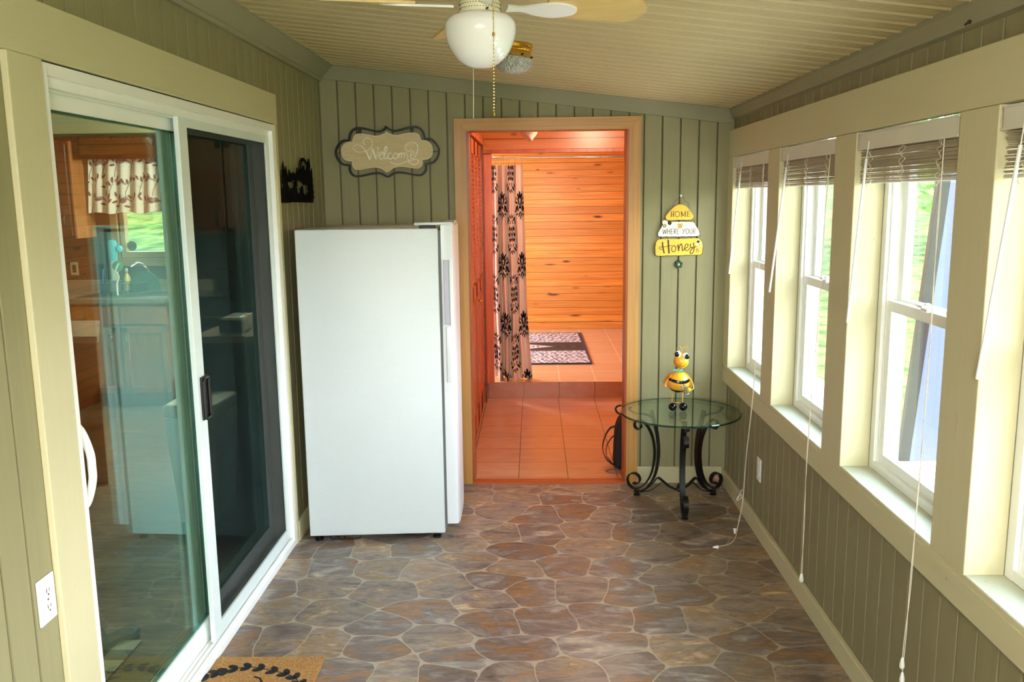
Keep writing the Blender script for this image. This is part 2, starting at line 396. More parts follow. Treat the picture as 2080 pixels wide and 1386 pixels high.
g.bump(f, 0.15, 0.002)
mb.build('ceiling', g.m)['kind'] = 'structure'
g = G('roof_shingle', 0.9); g.base(g.mix(g.noise(g.pos(), 20, 3), rgb(70, 68, 64), rgb(96, 92, 88)))
MB().prism([(-1.35, ceil_z(-1.35)+0.11), (1.86, ceil_z(1.86)+0.11), (1.86, ceil_z(1.86)+0.18), (-1.35, ceil_z(-1.35)+0.18)], Y0-0.5, 5.2).build('roof', g.m)['kind'] = 'structure'

# ------------------------------------------------------------------ flagstone vinyl floor
seeds = [(-1.14,4.0),(-.98,3.98),(-.81,4.0),(-.6,4.0),(-.37,4.08),(-1.14,3.76),(-.96,3.79),(-.7,3.77),(-.5,3.75),(-.32,3.85),(-1.17,3.55),(-.95,3.57),(-.64,3.53),(-.4,3.6),(-.18,3.65),(-.1,3.77),(-.03,3.53),(-1.1,3.37),(-.84,3.35),(-.62,3.22),(-.46,3.35),(-.22,3.46),(-.18,3.25),(-1.16,3.1),(-1.0,3.12),(-.82,3.08),(-.62,3.06),(-.39,3.13),(-.3,2.97),(-.09,3.05),(-.69,2.88),(-.51,2.88),(-.33,2.87),(-.11,2.86),(-.13,4.71),(-.17,4.52),(-.17,4.17),(-.08,3.97),(0,4.17),(.16,4.73),(-.08,4.88),(.39,4.72),(.33,4.91),(.59,4.62),(.6,4.44),(.03,4.45),(.22,4.49),(.41,4.46),(.27,4.23),(.52,4.22),(.71,4.18),(.87,4.49),(.27,4.0),(.58,3.94),(.82,4.04),(.98,3.97),(.75,3.8),(.13,3.8),(.37,3.79),(.61,3.69),(.61,3.51),(.84,3.6),(.97,3.73),(.2,3.55),(.4,3.53),(.04,3.27),(.26,3.29),(.51,3.29),(.69,3.27),(.89,3.38),(.81,3.11),(1.04,3.29),(.97,3.15),(1.03,3.47),(.26,3.08),(.57,3.03),(.76,2.92),(.97,3.0),(.12,2.87),(.35,2.92),(.95,2.88),(.56,2.84)]
rr = random.Random(3); r = 0; y = -1.75
while y < 5.1:
    x = -1.3+(0.12 if r % 2 else 0)
    while x < 1.25:
        px, py = x+rr.uniform(-.05, .05), y+rr.uniform(-.035, .035)
        if min(((px-a)**2+(py-b)**2) for a, b in seeds) > 0.175**2: seeds.append((px, py))
        x += 0.235
    y += 0.19; r += 1
SXK = 0.80
def clip(poly, mx, my, nx, ny):
    out = []; n = len(poly)
    for i in range(n):
        p, q = poly[i], poly[(i+1) % n]; dp = (p[0]-mx)*nx+(p[1]-my)*ny; dq = (q[0]-mx)*nx+(q[1]-my)*ny
        if dp <= 0: out.append(p)
        if (dp < 0 < dq) or (dq < 0 < dp):
            t = dp/(dp-dq); out.append((p[0]+(q[0]-p[0])*t, p[1]+(q[1]-p[1])*t))
    return out
def wob(x, y):
    return (0.012*math.sin(19*y+3*math.sin(7*x))+0.005*math.sin(57*y+23*x), 0.011*math.sin(17*x+2.5*math.sin(9*y))+0.005*math.sin(63*x-31*y))
mb = MB(); seedvals = []
S2 = [(a*SXK, b) for a, b in seeds]
for i, (a, b) in enumerate(S2):
    poly = [(-1.35*SXK, -1.8), (1.18*SXK, -1.8), (1.18*SXK, 5.05), (-1.35*SXK, 5.05)]
    for j, (c, d) in enumerate(S2):
        if j == i or abs(c-a) > 0.75 or abs(d-b) > 0.75: continue
        poly = clip(poly, (a+c)/2, (b+d)/2, c-a, d-b)
        if len(poly) < 3: break
    if len(poly) < 3: continue
    poly = [(px/SXK, py) for px, py in poly]
    q = []; n = len(poly)
    for k in range(n):
        p0, p1 = poly[k], poly[(k+1) % n]; L = math.hypot(p1[0]-p0[0], p1[1]-p0[1]); m = max(1, int(L/0.03))
        if L < 1e-5: continue
        for t in range(m): q.append((p0[0]+(p1[0]-p0[0])*t/m, p0[1]+(p1[1]-p0[1])*t/m))
    q = [(px+wob(px, py)[0], py+wob(px, py)[1]) for px, py in q]
    for _ in range(1):   # round the corners
        n = len(q); q = [((q[k-1][0]+2*q[k][0]+q[(k+1) % n][0])/4, (q[k-1][1]+2*q[k][1]+q[(k+1) % n][1])/4) for k in range(n)]
    n = len(q); ins = 0.0017+0.0011*rr.random(); q2 = []
    for k in range(n):
        dx, dy = q[(k+1) % n][0]-q[k-1][0], q[(k+1) % n][1]-q[k-1][1]; L = math.hypot(dx, dy) or 1
        q2.append((q[k][0]-dy/L*ins, q[k][1]+dx/L*ins))
    q2 = [(min(max(px, -1.32), 1.15), min(max(py, -1.72), 5.0)) for px, py in q2]
    mb.add([(px, py, 0.0) for px, py in q2], [tuple(range(len(q2)))]); seedvals.append(rr.random())
ns = len(mb.f); mb.box(-1.32, 1.19, -1.72, 5.03, -0.06, -0.0006)
me = bpy.data.meshes.new('floor'); me.from_pydata(mb.v, [], mb.f)
at = me.attributes.new('stone', 'FLOAT', 'FACE'); at.data.foreach_set('value', seedvals+[-1.0]*(len(mb.f)-ns))
g = G('flagstone_vinyl', 0.33, 0.5)
av = g.n('ShaderNodeAttribute', attribute_name='stone').outputs['Fac']; p = g.pos(); x, y, z = g.xyz(p); off = g.math('MULTIPLY', av, 91.0)
v1 = g.vec(g.math('ADD', g.math('MULTIPLY', x, 3.2), off), g.math('MULTIPLY', y, 7.0), off)
n1 = g.noise(v1, 1.0, 6, 0.62, 1.5)
v2 = g.vec(g.math('ADD', g.math('MULTIPLY', x, 10), off), g.math('MULTIPLY', y, 34), off); n2 = g.noise(v2, 1.0, 6, 0.7, 1.0)
c1 = g.ramp(n1, [(0.26, rgb(76, 64, 60)), (0.40, rgb(120, 104, 96)), (0.50, rgb(146, 130, 118)), (0.58, rgb(144, 114, 80)), (0.70, rgb(196, 176, 150))])
c2 = g.ramp(n1, [(0.26, rgb(98, 72, 56)), (0.42, rgb(138, 104, 74)), (0.50, rgb(112, 98, 92)), (0.60, rgb(142, 132, 126)), (0.72, rgb(200, 182, 158))])
c = g.mix(g.math('GREATER_THAN', av, 0.5), c1, c2)
c = g.mix(0.75, c, g.ramp(n2, [(0.28, (0.22, 0.22, 0.22, 1)), (0.5, (0.52, 0.52, 0.52, 1)), (0.72, (0.85, 0.84, 0.82, 1))]), 'OVERLAY')
tone = g.math('MULTIPLY_ADD', g.white(g.math('MULTIPLY', av, 53.0)), 0.35, 0.80)
c = g.mix(1.0, c, g.vec(tone, tone, tone), 'MULTIPLY')
grout = g.mix(g.noise(p, 30, 3), rgb(160, 146, 130), rgb(186, 172, 154))
g.base(g.mix(g.math('LESS_THAN', av, -0.5), c, grout)); g.bump(n2, 0.12, 0.004)
rf = g.math('MULTIPLY_ADD', n2, 0.22, 0.24); g.put(g.b.inputs['Roughness'], rf)
me.polygons.foreach_set('use_smooth', [False]*len(me.polygons)); me.materials.append(g.m); o = bpy.data.objects.new('floor', me); COL.objects.link(o); o['kind'] = 'structure'

# ------------------------------------------------------------------ porch trim
def tr(name, mb, m=None): o = mb.build(name, m or M['trim']); o['kind'] = 'structure'; return o
tr('baseboard_right', MB().box(1.10, SX1, Y0, Y1, 0, 0.085, 0.003))
tr('baseboard_back', MB().box(0.602, 1.10, 4.966, Y1, 0, 0.10, 0.003).box(-1.18, -0.44, 4.966, Y1, 0, 0.10, 0.003))
tr('baseboard_left', MB().box(SX0, -1.178, 4.10, 4.966, 0, 0.10, 0.003).box(SX0, -1.178, Y0, 2.0, 0, 0.10, 0.003))
tr('trim_1', MB().box(1.092, 1.122, Y0, 4.979, WZ1, 2.036, 0.004))                      # header beam over the windows
tr('trim_2', MB().box(1.092, 1.122, Y0, 4.979, 0.619, 0.703, 0.003).box(1.096, 1.122, Y0, 4.979, 0.700, 0.718))  # apron under the sills
posts = [(4.86, 4.979)]+[(WY[i+1][1], WY[i][0]) for i in range(len(WY)-1)]+[(Y0, WY[-1][0])]
for k, (a, b) in enumerate(posts): tr('trim_%d' % (3+k), MB().box(1.092, 1.195, a, b, 0.7185, WZ1-0.0005, 0.003), M['trimz'])
cl = [(SX0, 2.335), (-1.176, 2.335), (-1.170, 2.350), (-1.162, 2.352), (-1.112, 2.405), (-1.104, 2.409), (-1.098, 2.43), (SX0, 2.44)]
tr('trim_20', MB().prism(cl, Y0, 4.979), M['crown'])
tr('trim_21', MB().prism([(-1.16, 2.345), (1.105, 2.345-0.12*2.265), (1.105, 2.427-0.12*2.265), (-1.16, 2.427)], 4.957, 4.979), M['crown'])
tr('trim_22', MB().prism([(1.10, 2.10), (1.12, 2.095), (1.12, 2.152), (1.085, 2.156), (1.086, 2.14)], Y0, 4.956), M['crown'])

# windows of the right wall
def window_unit(n, a, b, xw=1.196, detail=True):
    r = struct('window_%d' % n); z0, z1 = WZ0, 1.90; mb = MB()
    mb.ring(xw, xw+0.085, a, b, z0, z1, 0.035, 0.03, 0.03)
    for q in ((a+0.035, a+0.045, z0, z1), (b-0.045, b-0.035, z0, z1)): mb.box(xw+0.012, xw+0.06, *q)
    mb.build('window_frame', M['vinyl'], r)
    MB().box(1.098, xw, a, b, 0.7035, 0.7195).build('window_sill', M['sill'], r)
    A, B = a+0.045, b-0.045
    for nm, x0, s0, s1 in (('lower_sash', xw+0.014, z0+0.03, 1.325), ('upper_sash', xw+0.046, 1.295, z1-0.03)):
        m = MB(); sw = 0.036
        m.ring(x0, x0+0.028, A, B, s0, s1, sw, sw, sw, 0.002)
        s = m.build(nm, M['vinyl'], r)
        MB().box(x0+0.012, x0+0.016, A+sw, B-sw, s0+sw, s1-sw).build('pane', M['window_glass'], s)
    mid = (a+b)/2; mb = MB().box(xw-0.004, xw+0.03, mid-0.022, mid+0.022, 1.325, 1.337, 0.003)
    mb.lathe([(0.011, 0), (0.011, 0.012), (0.006, 0.016)], 12, (xw+0.008, mid, 1.336)).box(xw-0.012, xw+0.004, mid-0.006, mid+0.03, 1.337, 1.345, 0.002)
    mb.build('sash_lock', M['white'], r)
    return r
for k, (a, b) in enumerate(WY): window_unit(k+1, a, b)
for k, (a, b) in enumerate(FX):
    r = struct('window_%d' % (8+k)); mb = MB()
    for q in ((a, a+0.04, 0.8, 2.1), (b-0.04, b, 0.8, 2.1), (a+0.04, b-0.04, 0.8, 0.84), (a+0.04, b-0.04, 2.06, 2.1)): mb.box(q[0], q[1], Y0-0.08, Y0-0.02, q[2], q[3])
    mb.build('window_frame', M['vinyl'], r); MB().box(a+0.04, b-0.04, Y0-0.055, Y0-0.05, 0.84, 2.06).build('pane', M['window_glass'], r)
#PART2

# patio door casing boards
tr('trim_23', MB().box(SX0, -1.180, 1.95, 4.10, 2.030, 2.165, 0.003))
tr('trim_24', MB().box(SX0, -1.178, 1.998, 2.143, 0.0, 2.0298, 0.003), M['trimz'])
tr('trim_25', MB().box(SX0, -1.181, 4.062, 4.10, 0.0, 2.0298, 0.002), M['trimz'])

# ------------------------------------------------------------------ sliding patio door
d1 = struct('door_1'); DY0, DY1, DZ1 = 2.145, 4.061, 2.026
mb = MB()
mb.box(-1.315, -1.185, DY0, DY0+0.03, 0.0325, DZ1, 0.002).box(-1.315, -1.185, DY1-0.03, DY1, 0.0325, DZ1, 0.002)
mb.box(-1.3145, -1.1855, DY0+0.028, DY1-0.028, DZ1-0.03, DZ1-0.0005).box(-1.215, -1.203, DY0+0.03, DY1-0.03, DZ1-0.055, DZ1-0.03)
mb.box(-1.232, -1.224, DY0+0.03, DY1-0.03, DZ1-0.06, DZ1-0.03)
mb.build('frame', M['vinyl'], d1)
mb = MB().box(-1.32, -1.185, DY0, DY1, 0.0, 0.032, 0.003)
for x0 in (-1.198, -1.214, -1.236, -1.278): mb.box(x0-0.003, x0+0.003, DY0+0.03, DY1-0.03, 0.032, 0.044)
mb.build('track_sill', M['vinyl'], d1)
def panel(nm, x0, x1, a, b, z0, z1, sw, rt, rb, glass):
    m = MB().ring(x0, x1, a, b, z0, z1, sw, rt, rb, 0.004)
    o = m.build(nm, M['vinyl'], d1, True); xm = (x0+x1)/2
    MB().box(xm-0.009, xm-0.006, a+sw, b-sw, z0+rb, z1-rt).box(xm+0.006, xm+0.009, a+sw, b-sw, z0+rb, z1-rt).build('glass_pane', glass, o)
    m = MB()
    for q in ((a+sw, a+sw+0.006, z0+rb, z1-rt), (b-sw-0.006, b-sw, z0+rb, z1-rt), (a+sw, b-sw, z0+rb, z0+rb+0.006), (a+sw, b-sw, z1-rt-0.006, z1-rt)): m.box(xm-0.006, xm+0.006, *q)
    m.build('glass_spacer', M['green_edge'], o); return o
M['green_edge'] = plain('green_glass_edge', rgb(60, 110, 92), 0.2, 0.6)
slid = panel('sliding_panel', -1.268, -1.238, 2.182, 3.135, 0.046, 1.995, 0.062, 0.07, 0.085, M['door_glass'])
fixed = panel('fixed_panel', -1.308, -1.280, 3.06, 4.028, 0.035, 1.992, 0.062, 0.06, 0.09, M['door_glass'])
# white pull handle on the sliding panel's near stile
hp = smooth2([(-1.236, 2.205, 1.115), (-1.205, 2.205, 1.09), (-1.185, 2.205, 1.03), (-1.183, 2.205, 0.99), (-1.185, 2.205, 0.95), (-1.205, 2.205, 0.89), (-1.236, 2.205, 0.865)], 5)
MB().tube(hp, 0.011, 10).box(-1.240, -1.232, 2.188, 2.222, 0.855, 1.125, 0.003).build('pull_handle', M['white'], slid, True)
MB().box(-1.300, -1.285, 3.085, 3.108, 0.86, 1.10, 0.004).build('wooden_pull', plain('oak_pull', rgb(120, 70, 36), 0.4), fixed)
# insect screen
m = MB(); a, b, z0, z1 = 3.005, 4.030, 0.047, 1.990
m.box(-1.222, -1.204, a, a+0.075, z0, z1, 0.003).box(-1.222, -1.204, b-0.045, b, z0, z1, 0.003)
for q in ((a+0.073, b-0.043, z0+0.0005, z0+0.055), (a+0.073, b-0.043, z1-0.05, z1-0.0005)): m.box(-1.2213, -1.2047, *q)
scr = m.build('screen_frame', plain('screen_frame_white', rgb(226, 236, 236), 0.35, var=0.02), d1)
g = G('insect_screen'); g.nt.nodes.remove(g.b); t = g.n('ShaderNodeBsdfTransparent'); d = g.n('ShaderNodeBsdfDiffuse'); d.inputs[0].default_value = rgb(24, 28, 30)
mx = g.n('ShaderNodeMixShader'); x, y, z = g.xyz(g.pos())
wv = g.math('SINE', g.math('ADD', g.math('MULTIPLY', y, 500), g.math('MULTIPLY', g.math('SINE', g.math('MULTIPLY', z, 9)), 3.0)))
g.put(mx.inputs[0], g.math('MULTIPLY_ADD', wv, 0.03, 0.48))
g.nt.links.new(t.outputs[0], mx.inputs[1]); g.nt.links.new(d.outputs[0], mx.inputs[2]); g.nt.links.new(mx.outputs[0], g.out.inputs[0])
MB().box(-1.2135, -1.2125, a+0.075, b-0.045, z0+0.055, z1-0.05).build('screen_mesh', g.m, scr)
mb = MB(); hp = [(3.035, 0.915), (3.035, 1.045), (3.045, 1.055), (3.075, 1.055), (3.085, 1.045), (3.085, 0.915), (3.075, 0.905), (3.045, 0.905)]
mb.box(-1.204, -1.196, 3.030, 3.090, 0.90, 1.06, 0.003).tube([(-1.192, y, z) for y, z in hp], 0.006, 8, True)
mb.build('black_handle', M['black'], scr)
MB().lathe([(0.009, 0), (0.009, 0.003), (0.004, 0.004)], 12, (-1.238, 3.09, 0.93), 'X').build('brass_lock', M['brass'], slid)

# ------------------------------------------------------------------ cased opening to the hall
d2 = struct('door_2')
def casing_board(nm, poly, m): return MB().prism(poly, 4.958, 4.9795).build(nm, m, d2)
casing_board('casing', [(-0.439, 0.0), (-0.372, 0.0), (-0.372, 2.052), (-0.439, 2.119)], M['casing'])
casing_board('casing', [(0.602, 0.0), (0.602, 2.119), (0.536, 2.052), (0.536, 0.0)], M['casing'])
casing_board('casing', [(-0.439, 2.1195), (-0.372, 2.0525), (0.536, 2.0525), (0.602, 2.1195)], M['casing_top'])
MB().box(-0.372, -0.358, 4.959, 5.105, 0.0, 2.064).build('jamb', M['jamb'], d2)
MB().box(0.524, 0.5365, 4.959, 5.105, 0.0, 2.064).build('jamb', M['jamb'], d2)
MB().box(-0.358, 0.524, 4.959, 5.105, 2.052, 2.066).build('jamb', M['jamb'], d2)
MB().prism([(4.950, 0.0), (4.956, 0.010), (4.975, 0.014), (5.02, 0.014), (5.02, 0.0)], -0.372, 0.536, 'YZ').build('threshold', plain('red_oak_threshold', rgb(172, 84, 40), 0.35), d2)

# ------------------------------------------------------------------ hall and far room
HX0, HX1 = -0.405, 1.20; RY = 7.16; RZ = 0.142; FYW = 10.14
def tile(name, base, dark, groutc, px=0.2985, ox=-0.10, py=0.2980, oy=5.06, axis='XY', rough=0.25):
    g = G(name, rough, 0.5); x, y, z = g.xyz(g.pos()); V = {'X': x, 'Y': y, 'Z': z}
    a = g.math('DIVIDE', g.math('SUBTRACT', V[axis[0]], ox), px); b = g.math('DIVIDE', g.math('SUBTRACT', V[axis[1]], oy), py)
    fa, fb = g.math('FRACT', a), g.math('FRACT', b)
    e = g.math('MAXIMUM', g.math('ABSOLUTE', g.math('SUBTRACT', fa, 0.5)), g.math('ABSOLUTE', g.math('SUBTRACT', fb, 0.5)))
    gr = g.math('GREATER_THAN', e, 0.4905)
    rn = g.white(g.math('ADD', g.math('FLOOR', a), g.math('MULTIPLY', g.math('FLOOR', b), 17.3)))
    f = g.noise(g.vec(g.math('ADD', g.math('MULTIPLY', x, 5), g.math('MULTIPLY', rn, 30)), g.math('MULTIPLY', y, 16), g.math('MULTIPLY', z, 9)), 1.0, 6, 0.65, 0.6)
    c = g.mix(f, dark, base); c = g.mix(g.math('MULTIPLY', rn, 0.25), c, dark)
    g.base(g.mix(gr, c, groutc)); g.bump(g.math('SUBTRACT', g.math('MULTIPLY', f, 0.2), gr), 0.3, 0.003); return g.m
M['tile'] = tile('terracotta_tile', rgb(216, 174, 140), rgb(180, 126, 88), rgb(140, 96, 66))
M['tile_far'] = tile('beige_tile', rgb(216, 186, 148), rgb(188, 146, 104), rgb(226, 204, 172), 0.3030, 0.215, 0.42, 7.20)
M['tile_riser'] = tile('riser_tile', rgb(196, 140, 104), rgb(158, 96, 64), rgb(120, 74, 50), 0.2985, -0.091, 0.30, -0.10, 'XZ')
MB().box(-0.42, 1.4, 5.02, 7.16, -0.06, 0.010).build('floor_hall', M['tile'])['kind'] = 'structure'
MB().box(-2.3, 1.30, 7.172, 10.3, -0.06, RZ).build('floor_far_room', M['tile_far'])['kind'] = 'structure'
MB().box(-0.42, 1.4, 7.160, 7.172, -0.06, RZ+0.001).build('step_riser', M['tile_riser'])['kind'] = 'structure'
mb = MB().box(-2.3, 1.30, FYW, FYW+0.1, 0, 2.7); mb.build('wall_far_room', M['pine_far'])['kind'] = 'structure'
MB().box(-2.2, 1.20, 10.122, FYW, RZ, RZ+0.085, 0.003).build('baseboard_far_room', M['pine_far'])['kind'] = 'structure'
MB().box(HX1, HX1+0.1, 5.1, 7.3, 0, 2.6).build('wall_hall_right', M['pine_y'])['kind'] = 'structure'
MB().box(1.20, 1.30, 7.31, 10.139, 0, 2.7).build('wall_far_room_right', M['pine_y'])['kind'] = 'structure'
# far room's left wall has two windows
mb = MB().box(-2.3, -2.2, 7.15, 10.2, 0, 0.75).box(-2.3, -2.2, 7.15, 10.2, 2.15, 2.7)
for a, b in ((7.15, 7.55), (8.5, 8.95), (9.85, 10.2)): mb.box(-2.3, -2.2, a, b, 0.75, 2.15)
mb.build('wall_far_room_left', M['pine_y'])['kind'] = 'structure'
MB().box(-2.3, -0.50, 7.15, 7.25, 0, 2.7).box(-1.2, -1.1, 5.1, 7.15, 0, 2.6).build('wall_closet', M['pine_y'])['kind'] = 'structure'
MB().box(-2.3, 1.35, 5.101, 10.3, 2.45, 2.55).build('ceiling_hall', M['pine_x'])['kind'] = 'structure'
# left hall side: pine boards, then bifold closet doors, then corner post
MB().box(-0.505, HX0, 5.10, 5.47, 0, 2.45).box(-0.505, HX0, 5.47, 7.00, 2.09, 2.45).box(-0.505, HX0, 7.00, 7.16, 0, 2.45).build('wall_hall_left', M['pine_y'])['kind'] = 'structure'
MB().box(-0.404, -0.392, 5.41, 5.47, 0.01, 2.15, 0.002).box(-0.404, -0.392, 7.00, 7.07, 0.01, 2.15, 0.002).box(-0.404, -0.392, 5.47, 7.00, 2.09, 2.15, 0.002).build('trim_30', M['pine_door'])['kind'] = 'structure'
MB().box(-0.404, -0.390, 5.11, 5.41, 0.01, 0.10, 0.003).build('baseboard_hall', M['jamb'])['kind'] = 'structure'
# header over the curtain, at the step
MB().box(-0.404, 1.195, 7.13, 7.19, 2.03, 2.449).build('trim_31', M['pine_x'])['kind'] = 'structure'
MB().box(-0.404, 1.195, 7.105, 7.129, 2.03, 2.062, 0.003).build('trim_32', M['jamb'])['kind'] = 'structure'
MB().box(-0.404, -0.335, 7.13, 7.19, RZ, 2.029, 0.003).build('trim_33', M['pine_door'])['kind'] = 'structure'
t = thing('bifold_closet_door', 'orange pine louvered bifold closet doors along the hall side', 'closet door', (0, 0, 0))
LW = 1.53/4
for k in range(4):
    a = 5.47+k*LW+0.003; b = a+LW-0.006; m = MB(); z0, z1 = 0.03, 2.08
    xa, xb = -0.440, -0.410
    for q in ((a, a+0.045, z0, z1), (b-0.045, b, z0, z1), (a, b, z0, z0+0.16), (a, b, z1-0.10, z1), (a, b, 0.98, 1.08)): m.box(xa, xb, *q)
    lf = m.build('leaf', M['pine_door'], t)
    m = MB(); z = 1.095
    while z < z1-0.11:
        m.prism([(xa+0.002, z+0.022), (xa+0.006, z+0.026), (xb-0.001, z+0.004), (xb-0.005, z)], a+0.045, b-0.045, 'XZ'); z += 0.031
    m.build('louvers', M['pine_door'], lf)
    MB().box(xa+0.008, xb-0.008, a+0.045, b-0.045, z0+0.16, 0.98).box(xb-0.010, xb-0.004, a+0.075, b-0.075, z0+0.20, 0.94, 0.003).build('raised_panel', M['pine_door'], lf)
    if k in (1, 2):
        yk = b-0.02 if k == 1 else a+0.02
        MB().lathe([(0.006, 0), (0.006, 0.018), (0.016, 0.024), (0.014, 0.034), (0.001, 0.037)], 14, (xb, yk, 0.95), 'X').build('knob', M['brass'], lf, True)

# curtain rod, rings and the damask curtain
t = thing('curtain_rod', 'thin steel curtain rod across the far room doorway', 'curtain rod', (0, 7.26, 2.0))
MB().tube([(-0.49, 0, 0), (1.195, 0, 0)], 0.007, 10).build('rod', M['chrome'], t, True)
t.location.y = 7.27
CZ0, CZ1 = RZ+0.006, 1.945
def fold(s):   # top view of the gathered cloth
    return -0.345+0.262*s, 0.042*np.sin(2*PI*4.6*s+0.6)*(0.8+0.3*np.sin(5*s))
def curt(u, v):
    x, y = fold(u); fl = (1-v); spread = 1+0.22*fl**1.5
    X = -0.35+(x+0.35)*spread+0.008*np.sin(8*fl+6*u)*fl
    Y = 7.275+y*(1.0+0.9*fl)+0.02*fl*np.sin(3*u*PI)+0.03*np.clip(0.05-v, 0, 1)*20*np.sin(9*u)*0.4
    return X, Y, CZ0+(CZ1-CZ0)*v+0.012*np.sin(26*u)*np.clip(1-v*12, 0, 1)
def damask(u, v):
    s = u*0.50; h = v*(CZ1-CZ0); W = 0.135; P = 0.50
    blk = np.zeros(len(u), bool)
    for col in range(-1, 5):
        cx = 0.035+col*W*1.0; odd = col % 2
        for row in range(-1, 5):
            cy = 0.23+row*P+(P/2 if odd else 0); a = (s-cx); b = (h-cy); A = np.abs(a)
            if odd:   # palmette with scrolled leaves
                for (px, py, rx, ry, ang) in ((0.0, 0.075, .013, .030, 0), (.022, .062, .011, .028, .5), (.040, .040, .010, .026, .9), (.050, .010, .009, .024, 1.3), (.020, .020, .010, .026, .25), (.036, -.025, .010, .032, -.5), (.056, -.045, .009, .030, -.2), (.020, -.040, .010, .030, -.7), (0, -.015, .009, .024, 0), (.014, -.085, .008, .026, -.5), (0, -.11, .007, .020, 0), (.045, -.085, .007, .016, -1.2), (.064, .03, .006, .010, 0)):
                    c_, s_ = math.cos(ang), math.sin(ang); ex = (A-px)*c_-(b-py)*s_; ey = (A-px)*s_+(b-py)*c_
                    blk |= (ex/rx)**2+(ey/ry)**2 < 1
                blk &= ~((np.abs(A-0.030-0.25*b) < 0.0030) & (np.abs(b) < 0.07))
            else:     # pointed medallion of scrolls
                d = A/(0.050*(1-np.abs(b)/0.15).clip(0.01, 1))
                ring = (np.abs(b) < 0.115) & (d > 0.50) & (d < 1.0) & (np.sin(130*b+60*A) > -0.45)
                core = (A/0.016)**2+(b/0.060)**2 < 1
                core &= ~((A/0.006)**2+((np.abs(b)-0.02)/0.016)**2 < 1)
                cur = ((A-0.026)**2+(np.abs(b)-0.045)**2 < 0.013**2) & ((A-0.026)**2+(np.abs(b)-0.045)**2 > 0.006**2)
                blk |= ring | core | cur
                for (px, py, rx, ry, ang) in ((0.0, .150, .006, .020, 0), (.018, .145, .006, .018, .6), (.040, .125, .010, .024, .8), (.052, .100, .008, .020, .2), (0, -.150, .006, .020, 0), (.018, -.145, .006, .018, -.6), (.040, -.125, .010, .024, -.8), (.056, -.100, .008, .020, -.2), (.060, .19, .009, .006, 0)):
                    c_, s_ = math.cos(ang), math.sin(ang); ex = (A-px)*c_-(b-py)*s_; ey = (A-px)*s_+(b-py)*c_
                    blk |= (ex/rx)**2+(ey/ry)**2 < 1
    return np.where(blk[:, None], L3(26, 22, 34)[None], L3(244, 232, 222)[None])
t = thing('damask_curtain', 'cream floor-length curtain with black damask print beside the louvered doors', 'curtain', (0, 0, 0))
grid_mesh('drape', 230, 620, curt, damask, pattern_mat('damask_cloth', 0.8), t)
for k, s in enumerate((0.02, 0.06, 0.10, 0.15, 0.20, 0.25, 0.32, 0.40, 0.48, 0.56, 0.76, 0.97)):
    x, y = fold(np.array(s)); x = -0.35+(float(x)+0.35)
    pts = [(x+0.002*math.sin(a), 7.27+0.013*math.sin(a), 1.993+0.019*math.cos(a)) for a in np.linspace(0, 2*PI, 14)[:-1]]
    MB().tube(pts, 0.0016, 5, True).tube([(x, 7.27+float(y)*0.4, 1.977), (x, 7.272+float(y), 1.935)], 0.0014, 5).build('ring', M['chrome'], t)

# rug in the far room
def rugc(u, v):
    X = u*1.55; Y = v*1.84; a = np.abs(X-0.775); b = np.abs(Y-0.92)
    o = np.sin(92*a+2*np.sin(31*b))*np.sin(68*b+2*np.sin(37*a))+0.7*np.sin(54*a+39*b)*np.sin(62*b-46*a)+0.4*np.sin(141*a+3*np.sin(40*b))
    flor = o > 0.02
    c = np.where(flor[:, None], L3(212, 212, 214)[None], L3(116, 114, 124)[None])
    dark = (b < 0.26); med = (a/0.42+b/0.22 < 1)  # dark middle band paints the shadow lying across the rug
    c = np.where((dark & ~med)[:, None], (L3(70, 60, 56)*(1+0.25*np.sign(np.sin(60*a)*np.sin(60*b)))[:, None]), c)
    edge = (np.abs(a/0.42+b/0.22-1) < 0.07) | (np.abs(b-0.265) < 0.008)
    c = np.where(edge[:, None], L3(190, 176, 160)[None], c)
    rim = (X < 0.02) | (X > 1.53) | (Y < 0.03) | (Y > 1.81)
    return np.where(rim[:, None], L3(66, 64, 74)[None], c)
t = thing('patterned_rug', 'grey and white floral area rug on the far room tiles', 'rug', (-1.01, 7.935, RZ))
grid_mesh('pile', 260, 300, lambda u, v: (1.55*u-0.03*(v), 1.84*v, 0.0125+0*u), rugc, pattern_mat('rug_pile', 0.95, 0.5, 400), t)
MB().box(-0.03, 1.545, 0.0, 1.84, 0.001, 0.012).build('backing', plain('rug_backing', rgb(66, 64, 74), 0.9), t)

# spotlight hanging in the hall
t = thing('ceiling_spotlight', 'small white spotlight head hanging from the hall ceiling', 'spotlight', (-0.045, 5.75, 2.05))
R_ = Matrix.Rotation(math.radians(38), 4, 'Y') @ Matrix.Rotation(math.radians(-14), 4, 'X')
m = MB().lathe([(0.030, 0.0), (0.048, 0.0), (0.048, 0.055), (0.040, 0.085), (0.022, 0.10), (0.001, 0.103)], 24, (0, 0, -0.0)); m.xf(Matrix.Translation((0, 0, 0.02)) @ R_)
m.build('spot_head', plain('spot_white', rgb(226, 214, 204), 0.4), t, True)
g = G('warm_bulb'); g.b.inputs['Emission Color'].default_value = (1, 0.78, 0.5, 1); g.b.inputs['Emission Strength'].default_value = 14
m = MB().lathe([(0.001, 0.004), (0.031, 0.004), (0.031, 0.010), (0.001, 0.010)], 20); m.xf(Matrix.Translation((0, 0, 0.02)) @ R_); m.build('bulb', g.m, t)
